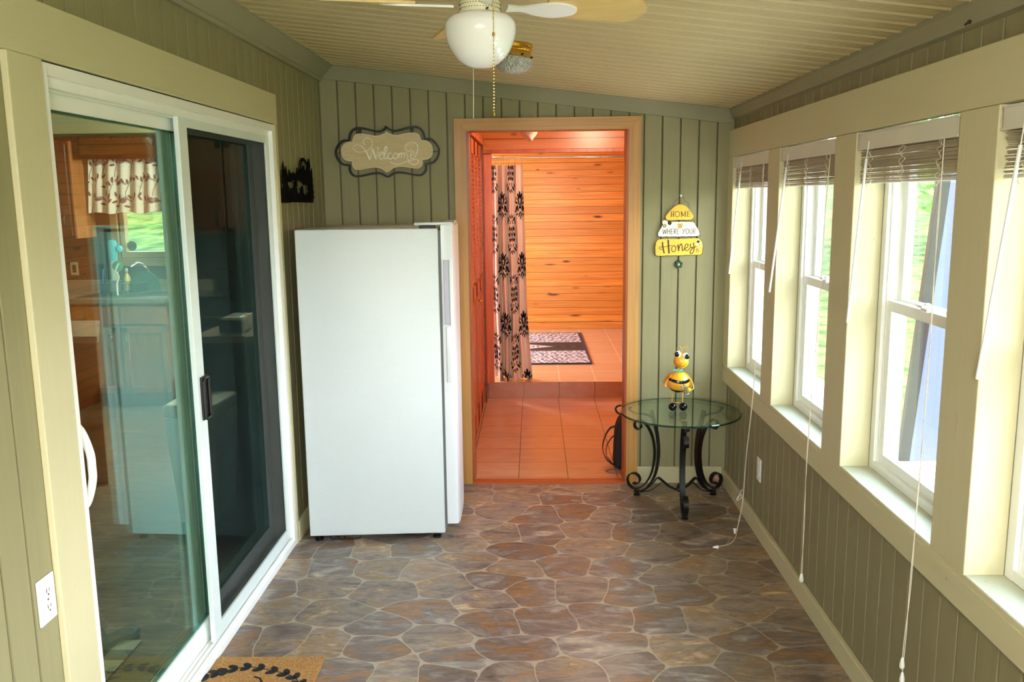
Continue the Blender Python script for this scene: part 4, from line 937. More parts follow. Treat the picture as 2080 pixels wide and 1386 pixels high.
def dbl(P, s=0.006, ext=0.0):   # two strands twisting round each other
    P = smooth2(P, 4); n = len(P)
    return [[(x+s*0.4*math.sin(i*0.9), y+s*math.cos(i*0.7)*(0.5 if i else 0), z) for i, (x, y, z) in enumerate(P)], [(x-s*0.4*math.sin(i*0.9), y-s*math.cos(i*0.7)*(0.5 if i else 0), z-ext*(i == n-1)) for i, (x, y, z) in enumerate(P)]]
c1 = [(1.096, 4.235, 1.845), (1.088, 4.225, 1.65), (1.085, 4.215, 1.40), (1.078, 4.205, 0.80), (1.050, 4.20, 0.40), (1.040, 4.195, 0.19)]
cA = c1+[(1.01, 4.13, 0.11), (0.96, 4.02, 0.03), (0.873, 3.983, 0.012)]; cB = [(x+0.004, y+0.004, z) for x, y, z in c1]+[(1.02, 4.14, 0.12), (0.985, 4.075, 0.06)]
bl = blind(1, *WY[0], 'raised white mini blind in the farthest window, cords knotted near the floor', [(1.088, 4.665, 1.795), (1.070, 4.782, 1.258)], [cA, cB], False, 1)
for q, P in ((0, (0.873, 3.983, 0.012)), (1, (0.985, 4.075, 0.055))):
    x, y, z = P[0]-1.12, P[1]-4.5, P[2]-WZ1
    MB().lathe([(0.003, -0.013), (0.0045, -0.008), (0.0085, 0.008), (0.0085, 0.013), (0.004, 0.015)], 12, (x-0.008, y, z), 'X' if q == 0 else 'Z').build('tassel', M['white'], bl.children[-2+0] if False else bl, True)
m = MB()
for k in range(3):
    P = [(1.04-1.12, 4.197-4.5, 0.19-WZ1), (1.03-1.12, 4.20-4.5+0.02*(k-1), 0.205-WZ1), (1.0-1.12+0.02*k, 4.18-4.5+0.03*(k-1), 0.20-WZ1+0.01*k), (1.01-1.12, 4.19-4.5, 0.17-WZ1), (1.04-1.12, 4.197-4.5, 0.19-WZ1)]
    m.tube(smooth2(P, 5), 0.0013, 5)
m.build('cord_knot', M['cord'], bl)
blind(2, *WY[1], 'raised white mini blind in the second farthest window', [(1.088, 3.828, 1.799), (1.068, 3.95, 1.248)], dbl([(1.096, 3.297, 1.83), (1.088, 3.300, 1.60), (1.086, 3.314, 1.229), (1.072, 3.328, 0.72), (1.056, 3.28, 0.35), (1.050, 3.264, 0.195)], 0.004), True, 2)
blind(3, *WY[2], 'raised white mini blind in the third farthest window, above the leaning panel', [(1.088, 2.920, 1.798), (1.070, 2.965, 1.251)], dbl([(1.096, 2.397, 1.83), (1.088, 2.385, 1.50), (1.086, 2.377, 1.192), (1.080, 2.375, 0.853), (1.066, 2.355, 0.55), (1.052, 2.338, 0.36)], 0.004, 0.045), True, 3)
blind(4, *WY[3], 'raised white mini blind in the nearest window at the frame edge', [(1.088, 2.01, 1.79), (1.070, 2.083, 1.241)], dbl([(1.096, 1.46, 1.83), (1.088, 1.46, 1.2), (1.08, 1.46, 0.8), (1.06, 1.44, 0.4)], 0.004), True, 4)

# ------------------------------------------------------------------ white upright freezer
t = thing('upright_freezer', 'tall white upright freezer standing beside the patio door', 'freezer', (-1.123, 4.083, 0), math.radians(3.6))
g = G('white_pebbled_steel', 0.30, 0.5); g.base(rgb(224, 232, 236)); v = g.n('ShaderNodeTexVoronoi'); g.put(v.inputs['Vector'], g.pos()); v.inputs['Scale'].default_value = 260
g.bump(v.outputs['Distance'], 0.35, 0.0015); M['fr'] = g.m
M['frd'] = plain('white_freezer_door', rgb(228, 233, 238), 0.22, var=0.01)
MB().box(0, 0.672, 0, 0.70, 0.030, 1.545, 0.005).build('cabinet_body', M['fr'], t, True)
MB().box(0.6725, 0.684, 0.012, 0.688, 0.05, 1.535).build('door_gasket', plain('grey_gasket', rgb(120, 124, 124), 0.6), t)
m = MB(); prof = [(0.685, 0.0), (0.738, 0.0), (0.752, 0.008), (0.765, 0.05)]+[(0.765+0.018*math.sin(PI*k/10), 0.05+0.60*k/10) for k in range(1, 10)]+[(0.765, 0.65), (0.752, 0.692), (0.738, 0.70), (0.685, 0.70)]
prof = [(0.685, 0.0), (0.731, 0.0), (0.740, 0.005), (0.748, 0.04)]+[(0.748+0.012*math.sin(PI*k/10), 0.04+0.62*k/10) for k in range(1, 10)]+[(0.748, 0.66), (0.740, 0.695), (0.731, 0.70), (0.685, 0.70)]
m.prism(prof, 0.078, 1.558, 'XY'); dr = m.build('door', M['frd'], t, True)
MB().box(0.694, 0.722, -0.006, 0.010, 1.085, 1.395, 0.004).build('handle_recess', plain('lilac_grey_recess', rgb(190, 186, 204), 0.3), dr, label='lilac grey handle recess')
MB().box(0.689, 0.694, -0.008, 0.006, 1.08, 1.40, 0.002).box(0.722, 0.727, -0.008, 0.006, 1.08, 1.40, 0.002).box(0.700, 0.726, -0.005, 0.006, 0.80, 1.075, 0.004).build('handle_rim', M['frd'], dr, True)
MB().box(0.56, 0.74, 0.01, 0.09, 1.559, 1.573, 0.004).box(0.685, 0.745, 0.0, 0.70, 1.558, 1.566, 0.003).build('top_cap', M['frd'], dr, True)
MB().box(0.585, 0.66, -0.0, 0.07, 1.546, 1.558, 0.004).build('hinge_cover', M['black'], t)
for k, (x, y) in enumerate(((0.63, 0.03), (0.63, 0.66), (0.04, 0.03), (0.04, 0.66))): MB().lathe([(0.022, 0.0), (0.022, 0.010), (0.010, 0.014), (0.010, 0.031)], 16, (x, y, 0)).build('foot', M['black'], t)
m = MB().tube([(0.10, 0.004, 0.028), (0.10, 0.002, 0.014), (0.20, 0.002, 0.010), (0.25, 0.002, 0.016), (0.25, 0.004, 0.028)], 0.002, 5).tube([(0.14, 0.003, 0.028), (0.14, 0.002, 0.012)], 0.002, 5).tube([(0.17, 0.003, 0.028), (0.17, 0.002, 0.012)], 0.002, 5); m.build('drain_wire', M['black'], t)

# ------------------------------------------------------------------ Welcome sign
WX = lambda a: (a-1020)/2880.0; WZ = lambda b: -(b-630)/2890.0
WS = lambda P: [(WX(a), WZ(b)) for a, b in P]
t = thing('welcome_sign', 'scalloped wooden Welcome sign in a black metal outline on the back wall', 'sign', (-0.816, 4.98, 1.946))
A = [(1010, 308), (1070, 350), (1180, 378), (1300, 358), (1450, 340), (1540, 368), (1578, 462)]; B = [(1578, 462), (1680, 478), (1745, 545), (1760, 630), (1742, 710), (1680, 758), (1590, 770)]; C = [(1590, 770), (1584, 850), (1535, 902), (1440, 902), (1250, 872), (1130, 890), (1035, 958)]
A2 = [(2*1022-a-(4 if b < 600 else 0), b+6) for a, b in A]; 
def half(segs, k=6):
    out = []
    for s in segs: out += smooth2(s, k)[:-1]
    return out+[segs[-1][-1]]
rt = half([A, B, C]); lf = [(2*1023-a, b+8) for a, b in rt][1:-1][::-1]
poly = WS(rt+lf)
g = G('whitewashed_wood', 0.65, 0.3); x, y, z = g.xyz(g.pos()); f = g.noise(g.vec(g.math('MULTIPLY', x, 9), 0.0, g.math('MULTIPLY', z, 90)), 1.0, 5, 0.7, 0.4); f2 = g.noise(g.pos(), 7, 3)
g.base(g.mix(f2, g.ramp(f, [(0.3, rgb(204, 166, 118)), (0.55, rgb(222, 198, 158)), (0.8, rgb(232, 216, 182))]), rgb(212, 196, 156)))
bd = MB().prism(poly, -0.030, -0.016).build('board', g.m, t)
ctr = WS([(1023, 632)])[0]; rim = [(x*0.995+ctr[0]*0.005, z) for x, z in poly]
MB().tube([(x, -0.0305, z) for x, z in poly], 0.0022, 5, True).build('board_rim', plain('cream_rim', rgb(234, 226, 196), 0.5), bd)
A = [(1008, 238), (1110, 300), (1200, 302), (1390, 256), (1520, 255), (1602, 320), (1638, 438)]; B = [(1638, 438), (1745, 452), (1832, 545), (1858, 640), (1822, 750), (1745, 820), (1640, 835)]; C = [(1640, 835), (1638, 930), (1580, 1000), (1480, 1010), (1250, 968), (1130, 975), (1035, 1030)]
rt = half([A, B, C]); lf = [(2*1023-a, b+6) for a, b in rt][1:-1][::-1]; P = WS(rt+lf)
MB().strip(P+[P[0], P[1]], 0.0105, -0.034, -0.012).build('outline_frame', M['black_metal'], t)
for a, b0, b1 in ((575, 275, 372), (605, 275, 372), (1415, 262, 352), (1448, 262, 352)):
    (x, z0), (x1, z1) = WS([(a, b0), (a, b1)]); MB().box(x-0.002, x+0.002, -0.030, -0.016, z1, z0).build('hanger_bar', M['black_metal'], t)
for a in (590, 1432): (x, z), = WS([(a, 318)]); MB().tube([(x+0.008*math.cos(q), -0.026, z+0.010*math.sin(q)) for q in np.linspace(0, 2*PI, 13)[:-1]], 0.0014, 5, True).build('hanger_ring', M['black_metal'], t)
for a0, a1 in ((215, 292), (1758, 1835)): (x0, z), (x1, _) = WS([(a0, 640), (a1, 640)]); MB().tube([(x0, -0.022, z), (x1, -0.022, z)], 0.0012, 5).build('side_wire', M['black_metal'], t)
(x, z0), (_, z1) = WS([(1010, 262), (1010, 318)]); MB().tube([(x, -0.022, z0), (x, -0.022, z1)], 0.0012, 5).build('top_wire', M['black_metal'], t)
strokes = [
 ([(690,520),(655,505),(640,465),(670,425),(725,415),(775,445),(787,510),(760,575),(700,612),(610,635),(530,628),(485,590),(490,545),(540,518),(600,535),(650,575),(690,640),(718,700),(742,756)], None),
 ([(742,756),(765,680),(790,578)], 6), ([(790,578),(815,665),(842,757)], 15), ([(842,757),(866,670),(884,590),(878,564),(862,566)], 6),
 ([(888,700),(935,680),(952,652),(935,636),(905,655),(893,700),(905,742),(940,748),(975,712)], 9),
 ([(975,712),(1010,630),(1022,570),(1002,556),(980,610),(970,690),(982,740),(1005,748),(1032,715)], 10),
 ([(1090,672),(1075,655),(1045,672),(1036,715),(1058,750),(1095,742),(1122,712)], 10),
 ([(1165,655),(1130,672),(1118,715),(1140,748),(1175,740),(1192,700),(1178,662),(1160,656)], 9), ([(1180,672),(1200,680),(1210,670)], 5),
 ([(1208,660),(1214,700),(1212,745)], 11), ([(1212,700),(1235,662),(1252,668),(1254,745)], 9), ([(1254,700),(1278,660),(1298,668),(1298,745)], 9),
 ([(1298,700),(1318,662),(1338,662),(1350,700),(1356,760),(1385,815),(1440,845),(1500,832),(1530,795),(1505,768),(1440,768),(1350,792),(1240,826),(1150,830),(1095,812),(1078,785)], 7),
 ([(1398,705),(1445,685),(1462,655),(1445,638),(1412,660),(1400,705),(1415,742),(1455,738),(1492,680),(1520,600),(1512,530),(1460,495),(1385,500),(1325,540),(1318,595),(1360,632),(1415,625),(1432,585)], 7)]
m = MB()
for P, wd in strokes:
    Q = smooth2(WS(P), 6); n = len(Q)
    if wd is None: wl = [(6+13*max(0, (i/n-0.72)/0.28))/2880*1.25 for i in range(n)]
    else: wl = [wd/2880*1.25*(0.75+0.35*math.sin(PI*i/max(1, n-1))) for i in range(n)]
    m.strip(Q, [1.15*q for q in wl], -0.0335, -0.0295)
m.build('lettering', plain('cream_lettering', rgb(255, 252, 240), 0.5, var=0.0), bd, label='cream script lettering reading Welcome')

# ------------------------------------------------------------------ black metal woodland wall art
t = thing('metal_wall_art', 'black metal woodland silhouette with arched hanger on the left wall', 'wall art', (SX0, 4.42, 1.77))
P1 = [(4.098,1.673),(4.111,1.739),(4.129,1.744),(4.153,1.742),(4.166,1.768),(4.124,1.763),(4.136,1.781),(4.126,1.793),(4.14,1.804),(4.131,1.82),(4.141,1.832),(4.135,1.841),(4.154,1.862),(4.168,1.84),(4.169,1.828),(4.18,1.819),(4.196,1.842),(4.204,1.825),(4.211,1.806),(4.204,1.792),(4.215,1.78),(4.204,1.768),(4.222,1.755),(4.236,1.738),(4.217,1.729),(4.238,1.724),(4.262,1.734),(4.29,1.743),(4.317,1.746),(4.33,1.766),(4.358,1.773),(4.392,1.759),(4.372,1.751),(4.376,1.722),(4.402,1.715),(4.42,1.712),(4.443,1.732),(4.426,1.742),(4.475,1.748),(4.493,1.74),(4.498,1.718),(4.554,1.703),(4.567,1.72),(4.598,1.723),(4.628,1.718),(4.644,1.749),(4.639,1.775),(4.655,1.812),(4.683,1.845),(4.689,1.789),(4.7,1.766),(4.69,1.668),(4.489,1.671),(4.285,1.674),(4.181,1.671)]
P2 = [(4.217,1.769),(4.225,1.795),(4.24,1.802),(4.259,1.816),(4.28,1.817),(4.30,1.806),(4.318,1.820),(4.33,1.808),(4.346,1.816),(4.366,1.808),(4.385,1.822),(4.397,1.840),(4.407,1.811),(4.43,1.838),(4.439,1.807),(4.455,1.818),(4.47,1.83),(4.493,1.852),(4.500,1.823),(4.52,1.855),(4.535,1.819),(4.55,1.838),(4.56,1.825),(4.581,1.845),(4.602,1.875),(4.609,1.89),(4.618,1.867),(4.640,1.893),(4.649,1.853),(4.65,1.832),(4.665,1.801),(4.675,1.775),(4.66,1.765),(4.624,1.752),(4.585,1.759),(4.547,1.769),(4.506,1.758),(4.48,1.773),(4.434,1.782),(4.36,1.781),(4.306,1.782),(4.278,1.772)]
lo = lambda P: [(y-4.42, z-1.77) for y, z in P]
m = MB().prism(lo(P1), 0.014, 0.018, 'YZ').prism(lo(P2), 0.0145, 0.0185, 'YZ')
for yc, z0, z1 in ((4.153, 1.70, 1.866), (4.195, 1.71, 1.846), (4.250, 1.775, 1.83), (4.395, 1.78, 1.845), (4.435, 1.78, 1.84), (4.495, 1.78, 1.858), (4.522, 1.78, 1.86), (4.608, 1.70, 1.897), (4.642, 1.70, 1.899), (4.684, 1.69, 1.85)):
    hgt = z1-z0; nl = 5; pl = []; 
    for k in range(nl):
        zz = z0+hgt*k/nl; wd = 0.024*(1-k/nl)+0.004; pl += [(yc-wd, zz), (yc-wd*0.45, zz+hgt/nl*0.75)]
    pr = pl+[(yc, z1)]+[(2*yc-a, b) for a, b in pl[::-1]]; m.prism(lo(pr), 0.0148, 0.0188, 'YZ')
m.box(0.0, 0.0145, -0.30, -0.29, -0.06, -0.05).box(0.0, 0.0145, 0.26, 0.27, -0.06, -0.05)
for (yc, zc, q) in ((4.35, 1.735, 1.0), (4.47, 1.722, 0.7)):   # two standing figures in the clearing
    m.prism(lo([(yc-0.03*q, zc-0.03), (yc-0.022*q, zc+0.02*q), (yc-0.03*q, zc+0.035*q), (yc-0.012*q, zc+0.04*q), (yc+0.0, zc+0.052*q), (yc+0.02*q, zc+0.045*q), (yc+0.035*q, zc+0.038*q), (yc+0.02*q, zc+0.028*q), (yc+0.025*q, zc-0.03)]), 0.0152, 0.0192, 'YZ')
M['art'] = plain('matt_black_sheet', rgb(8, 8, 9), 0.9, 0.1, var=0.0); m.build('silhouette', M['art'], t)
m = MB()
for P in ([(4.424,1.80),(4.428,1.828),(4.44,1.858),(4.462,1.879),(4.503,1.892),(4.542,1.891),(4.579,1.878),(4.605,1.862),(4.612,1.844)], [(4.602,1.846),(4.58,1.868),(4.55,1.882),(4.521,1.886),(4.49,1.875),(4.469,1.857),(4.459,1.837),(4.458,1.807)]):
    Q = smooth2(lo(P), 5); n = len(Q); m.strip(Q, [0.003+0.006*math.sin(PI*i/(n-1)) for i in range(n)], 0.014, 0.018, 'YZ')
m.build('hanger_arch', M['art'], t)

# ------------------------------------------------------------------ beehive sign
t = thing('beehive_sign', 'three-tier yellow and white beehive sign reading HOME IS WHERE YOUR Honey IS', 'sign', (0.826, 4.98, 1.5))
HX = lambda a: (a-610)/2757.0; HZ = lambda b: 1.682-(b-140)/2780.0-1.5
HS = lambda P: [(HX(a), HZ(b)) for a, b in P]
def sunny(name, c1, c2):
    g = G(name, 0.5, 0.4); g.base(g.mix(g.noise(g.pos(), 14, 3), c1, c2)); return g.m
yel = sunny('honey_yellow', rgb(248, 206, 84), rgb(240, 190, 66)); wht = sunny('sign_white', rgb(250, 246, 232), rgb(238, 234, 220)); ink = plain('brown_ink', rgb(70, 42, 26), 0.6); inkb = plain('black_ink', rgb(40, 40, 40), 0.6)
edge = plain('dark_wood_edge', rgb(66, 50, 26), 0.7)
def tier(nm, pts, m_, d0=-0.016):
    P = HS(smooth2(pts, 4, True)); P = [(x+0.0009*math.sin(i*1.9), z+0.0009*math.cos(i*2.3)) for i, (x, z) in enumerate(P)]
    o = MB().prism(P, d0, d0+0.003).build(nm, m_, t); cx = sum(p[0] for p in P)/len(P); cz = sum(p[1] for p in P)/len(P)
    MB().prism([(cx+(x-cx)*1.02+0.0008, cz+(z-cz)*1.03-0.0012) for x, z in P], d0+0.0031, d0+0.009).build('board_edge', edge, o); return o
b1 = tier('top_board', [(390,470),(400,440),(440,390),(500,325),(560,285),(620,272),(690,292),(740,340),(800,420),(822,465),(800,505),(750,515),(610,512),(450,518),(405,505)], yel)
b2 = tier('middle_board', [(275,725),(290,690),(330,620),(350,565),(400,548),(500,545),(620,545),(780,548),(830,560),(860,610),(900,670),(918,730),(900,765),(760,770),(600,772),(400,770),(295,768)], wht)
b3 = tier('bottom_board', [(238,990),(240,900),(262,835),(310,812),(420,808),(560,810),(720,806),(880,802),(940,830),(975,900),(968,1000),(955,1055),(880,1062),(700,1064),(600,1068),(420,1068),(262,1068)], yel)
def write(strk, wd, m_, par, nm='lettering', d=-0.0175, k=5, lab=None):
    m = MB()
    for P in strk:
        ww = wd
        if isinstance(P, tuple) and len(P) == 2 and isinstance(P[0], list): P, ww = P
        Q = smooth2(HS(P), k) if len(P) > 2 else HS(P)
        m.strip(Q, ww/2757.0, d, d+0.0014)
    return m.build(nm, m_, par, label=lab)
HOME = [([(478,384),(478,462)],9),([(512,384),(512,462)],9),([(478,424),(512,424)],5),([(466,384),(490,384)],4),([(466,462),(490,462)],4),([(500,384),(524,384)],4),([(500,462),(524,462)],4),
 ([(570,380),(545,395),(536,424),(545,452),(570,466),(597,452),(605,424),(597,395),(570,380)],7),
 ([(632,384),(632,462)],5),([(632,384),(660,455)],9),([(660,455),(690,384)],5),([(692,384),(692,462)],9),([(622,384),(640,384)],4),([(622,462),(644,462)],4),([(682,462),(704,462)],4),([(684,384),(704,384)],4),
 ([(726,384),(726,462)],9),([(716,384),(762,384)],4),([(762,384),(762,398)],4),([(726,422),(752,422)],4),([(752,414),(752,432)],4),([(716,462),(766,462)],4),([(766,462),(768,444)],4)]
write(HOME, 6, ink, b1, lab='brown serif lettering reading HOME')
WY_ = [[(346,652),(362,730)],[(362,730),(378,665)],[(378,665),(394,730)],[(394,730),(410,645)],[(424,652),(424,732)],[(456,650),(456,732)],[(424,690),(456,690)],[(476,652),(476,732)],[(476,652),(504,650)],[(476,690),(500,690)],[(476,732),(506,732)],
 [(524,652),(524,732)],[(524,652),(545,655),(550,672),(542,690),(524,694)],[(530,694),(552,732)],[(570,652),(570,732)],[(570,652),(596,650)],[(570,690),(592,690)],[(570,732),(598,732)],
 [(652,652),(672,690)],[(700,646),(656,734)],[(728,652),(712,668),(710,715),(728,732),(748,715),(748,668),(728,652)],[(768,652),(768,712),(784,732),(802,716),(802,652)],[(822,652),(822,732)],[(822,652),(846,655),(852,672),(842,690),(822,694)],[(828,694),(854,732)]]
write(WY_, 6, inkb, b2, lab='thin black capitals reading WHERE YOUR')
hrt = HS(smooth2([(570,580),(590,562),(612,575),(635,562),(662,580),(655,612),(615,648),(575,615)], 4, True)); MB().prism(hrt, -0.0170, -0.0161).build('heart', plain('amber_heart', rgb(244, 196, 108), 0.6), b2)
write([[(600,582),(600,626)],[(592,582),(608,582)],[(592,626),(608,626)],[(636,586),(622,582),(616,594),(624,604),(636,612),(634,624),(616,624)]], 5, ink, b2, d=-0.0182, lab='small lettering reading IS')
write([[(480,600),(520,625),(580,635),(640,625),(700,595),(740,572),(790,568),(820,590),(805,612),(770,605),(765,585),(790,570)]], 2, inkb, b2, 'dotted_trail')
bee = MB().prism(HS(smooth2([(340,540),(360,518),(400,520),(425,545),(440,580),(430,630),(400,645),(370,620),(350,590)], 4, True)), -0.0195, -0.0165).build('painted_bee', wht, b2)
MB().ball((HX(452), -0.019, HZ(560)), 0.0115, 12, (1, 0.3, 1)).build('bee_head', M['black'], bee); write([([(345,575),(355,605),(375,632)],12), ([(372,575),(384,600),(396,620)],10)], 10, M['black'], bee, 'bee_stripes', -0.0205)
MB().prism(HS([(358,575),(372,568),(392,612),(380,620)]), -0.0202, -0.0196).prism(HS([(380,572),(395,566),(412,600),(398,606)]), -0.0202, -0.0196).build('bee_body', plain('lime_yellow', rgb(224, 222, 90), 0.5), bee)
HON = [([(345,855),(350,900),(360,965),(378,1035)],20),([(435,820),(440,900),(446,970),(452,1038)],22),([(345,975),(312,968),(296,948),(315,932),(370,934),(430,920),(490,910)],8),
 ([(540,915),(510,920),(492,955),(500,1000),(525,1012),(550,985),(552,940),(530,915)],10),([(545,935),(575,925)],7),([(588,895),(594,945),(604,1000)],17),([(604,965),(622,905),(642,890),(652,930),(658,1000)],13),([(658,1000),(685,975),(700,955)],8),
 ([(697,962),(735,940),(746,905),(722,890),(700,915),(694,960),(712,992),(750,985),(782,945)],11),([(784,885),(784,925),(800,950),(824,935)],12),([(826,868),(838,930),(838,990),(815,1035),(790,1042),(780,1015),(805,970),(850,940),(874,930)],12)]
write(HON, 10, ink, b3, lab='brown brush script reading Honey')
write([[(880,968),(878,1018)],[(872,968),(888,968)],[(870,1018),(886,1018)],[(912,972),(900,968),(893,982),(904,992),(914,1002),(908,1018),(892,1018)]], 5, ink, b3, 'small_word', lab='small lettering reading IS')
MB().ball((HX(888), -0.0175, HZ(895)), 0.0075, 10, (1, .3, 1)).ball((HX(918), -0.0175, HZ(890)), 0.010, 10, (1, .3, 1)).ball((HX(930), -0.0175, HZ(915)), 0.007, 10, (1, .3, 1)).build('tiny_bee_wings', wht, b3)
MB().ball((HX(903), -0.0195, HZ(855)), 0.007, 10, (1, .4, 1)).build('tiny_bee_head', M['black'], b3); write([([(908,872),(918,900),(932,922)],6),([(915,905),(935,898)],5)], 5, M['black'], b3, 'tiny_bee_stripes', -0.0215)
wire = MB()
for P in ([(618,120),(585,175),(540,215),(510,250),(500,300)], [(625,120),(660,180),(700,230),(745,265),(750,325)]): wire.tube([(x, -0.010, z) for x, z in smooth2(HS(P), 5)], 0.0008, 5)
for a in (410, 840): wire.tube([(HX(a), -0.011, HZ(505)), (HX(a), -0.011, HZ(560))], 0.0012, 5)
for a in (430, 790): wire.tube([(HX(a), -0.011, HZ(765)), (HX(a), -0.011, HZ(815))], 0.0012, 5)
wire.tube([(HX(603), -0.010, HZ(1066)), (HX(610), -0.010, HZ(1100)), (HX(603), -0.010, HZ(1150))], 0.0012, 5)
wire.build('hanging_wire', M['black_metal'], t)
MB().lathe([(0.0065, -0.014), (0.0065, -0.011), (0.002, -0.010), (0.002, 0.0)], 12, (HX(622), 0, HZ(140)), 'Y').build('nail', M['white'], t)
m = MB()
for k in range(6):
    a = PI/3*k+0.3; m.ball((HX(606)+0.014*math.cos(a), -0.010, HZ(1212)+0.014*math.sin(a)), 0.0105, 10, (1, .35, 1))
fl = m.build('flower_pendant', plain('dark_green_petals', rgb(32, 54, 44), 0.4), t, True); MB().ball((HX(606), -0.014, HZ(1212)), 0.008, 10, (1, .4, 1)).build('flower_centre', plain('lime_centre', rgb(176, 208, 92), 0.4), fl, True)

# ------------------------------------------------------------------ glass top table
TZ, TR = 0.520, 0.325
t = thing('glass_top_table', 'round glass side table with black wrought scroll legs in the back corner', 'table', (0.795, 4.64, 0))
gt = glassy('table_glass', (0.93, 0.975, 0.955, 1), (0.9, 1.0, 0.96, 1), 1.55)
top = MB().lathe([(0.0005, 0.508), (TR-0.004, 0.508), (TR, 0.511), (TR, 0.516), (TR-0.006, 0.520), (0.0005, 0.520)], 72).build('tabletop', gt, t)
MB().lathe([(TR-0.0002, 0.5105), (TR+0.0012, 0.512), (TR+0.0012, 0.5165), (TR-0.0040, 0.5206)], 72, caps=False).build('glass_edge', glassy('green_bevel', (0.10, 0.30, 0.24, 1), (0.9, 1, 1, 1), 1.6), top, True)
def flatbar(path, wdt=0.024, th=0.006):
    """flat iron strip following a radial path (r, z)"""
    m = MB(); return m.strip(path, th, -wdt/2, wdt/2)
def spiral(c, r0, r1, a0, a1, n=22): return [(c[0]+(r0+(r1-r0)*i/n)*math.cos(a0+(a1-a0)*i/n), c[1]+(r0+(r1-r0)*i/n)*math.sin(a0+(a1-a0)*i/n)) for i in range(n+1)]
m = MB()
outer = spiral((0.262, 0.085), 0.018, 0.050, math.radians(-60+360), math.radians(-75+0), 26)
outer = spiral((0.262, 0.088), 0.020, 0.052, math.radians(300), math.radians(-80), 26)
bar1 = outer+smooth2([outer[-1], (0.235, 0.045), (0.195, 0.080), (0.160, 0.15), (0.145, 0.25), (0.155, 0.34), (0.185, 0.405), (0.219, 0.437)], 4)[1:]
tops = spiral((0.242, 0.408), 0.036, 0.012, math.radians(125), math.radians(-200), 18); bar1 += tops
bar2 = smooth2([(0.225, 0.024), (0.180, 0.062), (0.140, 0.14), (0.122, 0.25), (0.130, 0.36), (0.150, 0.44), (0.168, 0.504)], 5)
arm = smooth2([(0.150, 0.46), (0.185, 0.474), (0.225, 0.478), (0.265, 0.478), (0.295, 0.492), (0.300, 0.505), (0.288, 0.506)], 4)
st = smooth2([(0.225, 0.030), (0.185, 0.050), (0.145, 0.095), (0.125, 0.122), (0.10, 0.112), (0.06, 0.085), (0.012, 0.070)], 5)
st2 = smooth2([(0.215, 0.024), (0.16, 0.045), (0.115, 0.085), (0.10, 0.100)], 5)
for k, ang in enumerate((150, 268, 30)):
    Rz = Matrix.Rotation(math.radians(ang), 4, 'Z'); m = MB()
    for pth, wd_, th_ in ((bar1, 0.026, 0.006), (bar2, 0.030, 0.009), (arm, 0.020, 0.005)): m.strip(pth, th_, -wd_/2, wd_/2)
    m.xf(Rz); leg = m.build('leg', M['black_metal'], t, True)
    m = MB().lathe([(0.020, 0.0), (0.020, 0.006), (0.012, 0.010), (0.012, 0.016), (0.018, 0.020), (0.018, 0.028)], 16, (0.25, 0, 0)); m.xf(Rz); m.build('foot', M['black_metal'], leg, True)
    m = MB().strip(st, 0.005, -0.010, 0.010).strip(st2, 0.004, -0.009, 0.009); m.xf(Rz); m.build('stretcher', M['black_metal'], t, True)
MB().ball((0, 0, 0.075), 0.016, 12).lathe([(0.010, 0.085), (0.013, 0.092), (0.006, 0.105), (0.001, 0.110)], 12).build('finial', M['black_metal'], t, True)

# ------------------------------------------------------------------ bee figurine
t = thing('bee_figurine', 'striped metal bee figurine with big eyes standing on the glass table', 'figurine', (0.782, 4.66, 0.5207), 0)
bx = lambda a: (a-362)/3120.0; bz = lambda b: (1283-b)/3120.0
ory = G('bee_yellow', 0.22, 0.6); x, y, z = ory.xyz(ory.pos())
ory.base(ory.mix(ory.math('MULTIPLY_ADD', x, 9.0, 0.5, clamp=True), rgb(246, 150, 40), rgb(250, 208, 52)))
bg_ = G('bee_body_stripes', 0.18, 0.6); x, y, z = bg_.xyz(bg_.pos()); zz = bg_.math('ADD', z, bg_.math('MULTIPLY', bg_.math('MULTIPLY', x, x), -3.0)); zz = bg_.math('ADD', zz, bg_.math('MULTIPLY', x, 0.10))
s1 = bg_.math('LESS_THAN', bg_.math('ABSOLUTE', bg_.math('SUBTRACT', zz, 0.168)), 0.0085); s2 = bg_.math('LESS_THAN', bg_.math('ABSOLUTE', bg_.math('SUBTRACT', zz, 0.110)), 0.0080)
cc = bg_.mix(bg_.math('MULTIPLY_ADD', x, 7.0, 0.5, clamp=True), rgb(246, 158, 44), rgb(250, 212, 58)); bg_.base(bg_.mix(bg_.math('MAXIMUM', s1, s2), cc, rgb(14, 14, 20)))
MB().ball((bx(370), 0, bz(785)), 0.060, 28, (1.02, 0.9, 0.98)).build('body', bg_.m, t, True)
hd = MB().ball((bx(408), -0.004, bz(420)), 0.0425, 24, (0.98, 0.95, 0.97)).build('head', ory.m, t, True)
MB().tube([(bx(355), 0, bz(640)), (bx(370), 0, bz(540))], 0.006, 10).build('neck', ory.m, t, True)
ev = plain('eye_white', rgb(244, 244, 240), 0.2); ep = plain('eye_black', rgb(10, 12, 20), 0.08)
for nm, wx, wz, px, pz in (('eye', 338, 290, 318, 288), ('eye', 470, 325, 486, 328)):
    e = MB().ball((bx(wx), -0.030, bz(wz)), 0.0190, 18, (0.92, 0.7, 1)).build('eye', ev, hd, True)
    MB().ball((bx(px), -0.0375, bz(pz)), 0.0138, 16, (1, 0.7, 1.05)).build('pupil', ep, e, True)
m = MB()
sm = [(295,435),(320,465),(360,492),(400,500),(440,488),(470,465),(488,440)]; P = []
for a, b in smooth2(sm, 4):
    X, Z = bx(a)-bx(408), bz(b)-bz(420); q = max(0, 0.0425**2*0.95-X*X-Z*Z); P.append((bx(a), -0.004-math.sqrt(q)*0.97-0.0006, bz(b)))
m.tube(P, 0.0009, 6).build('smile', ink, hd)
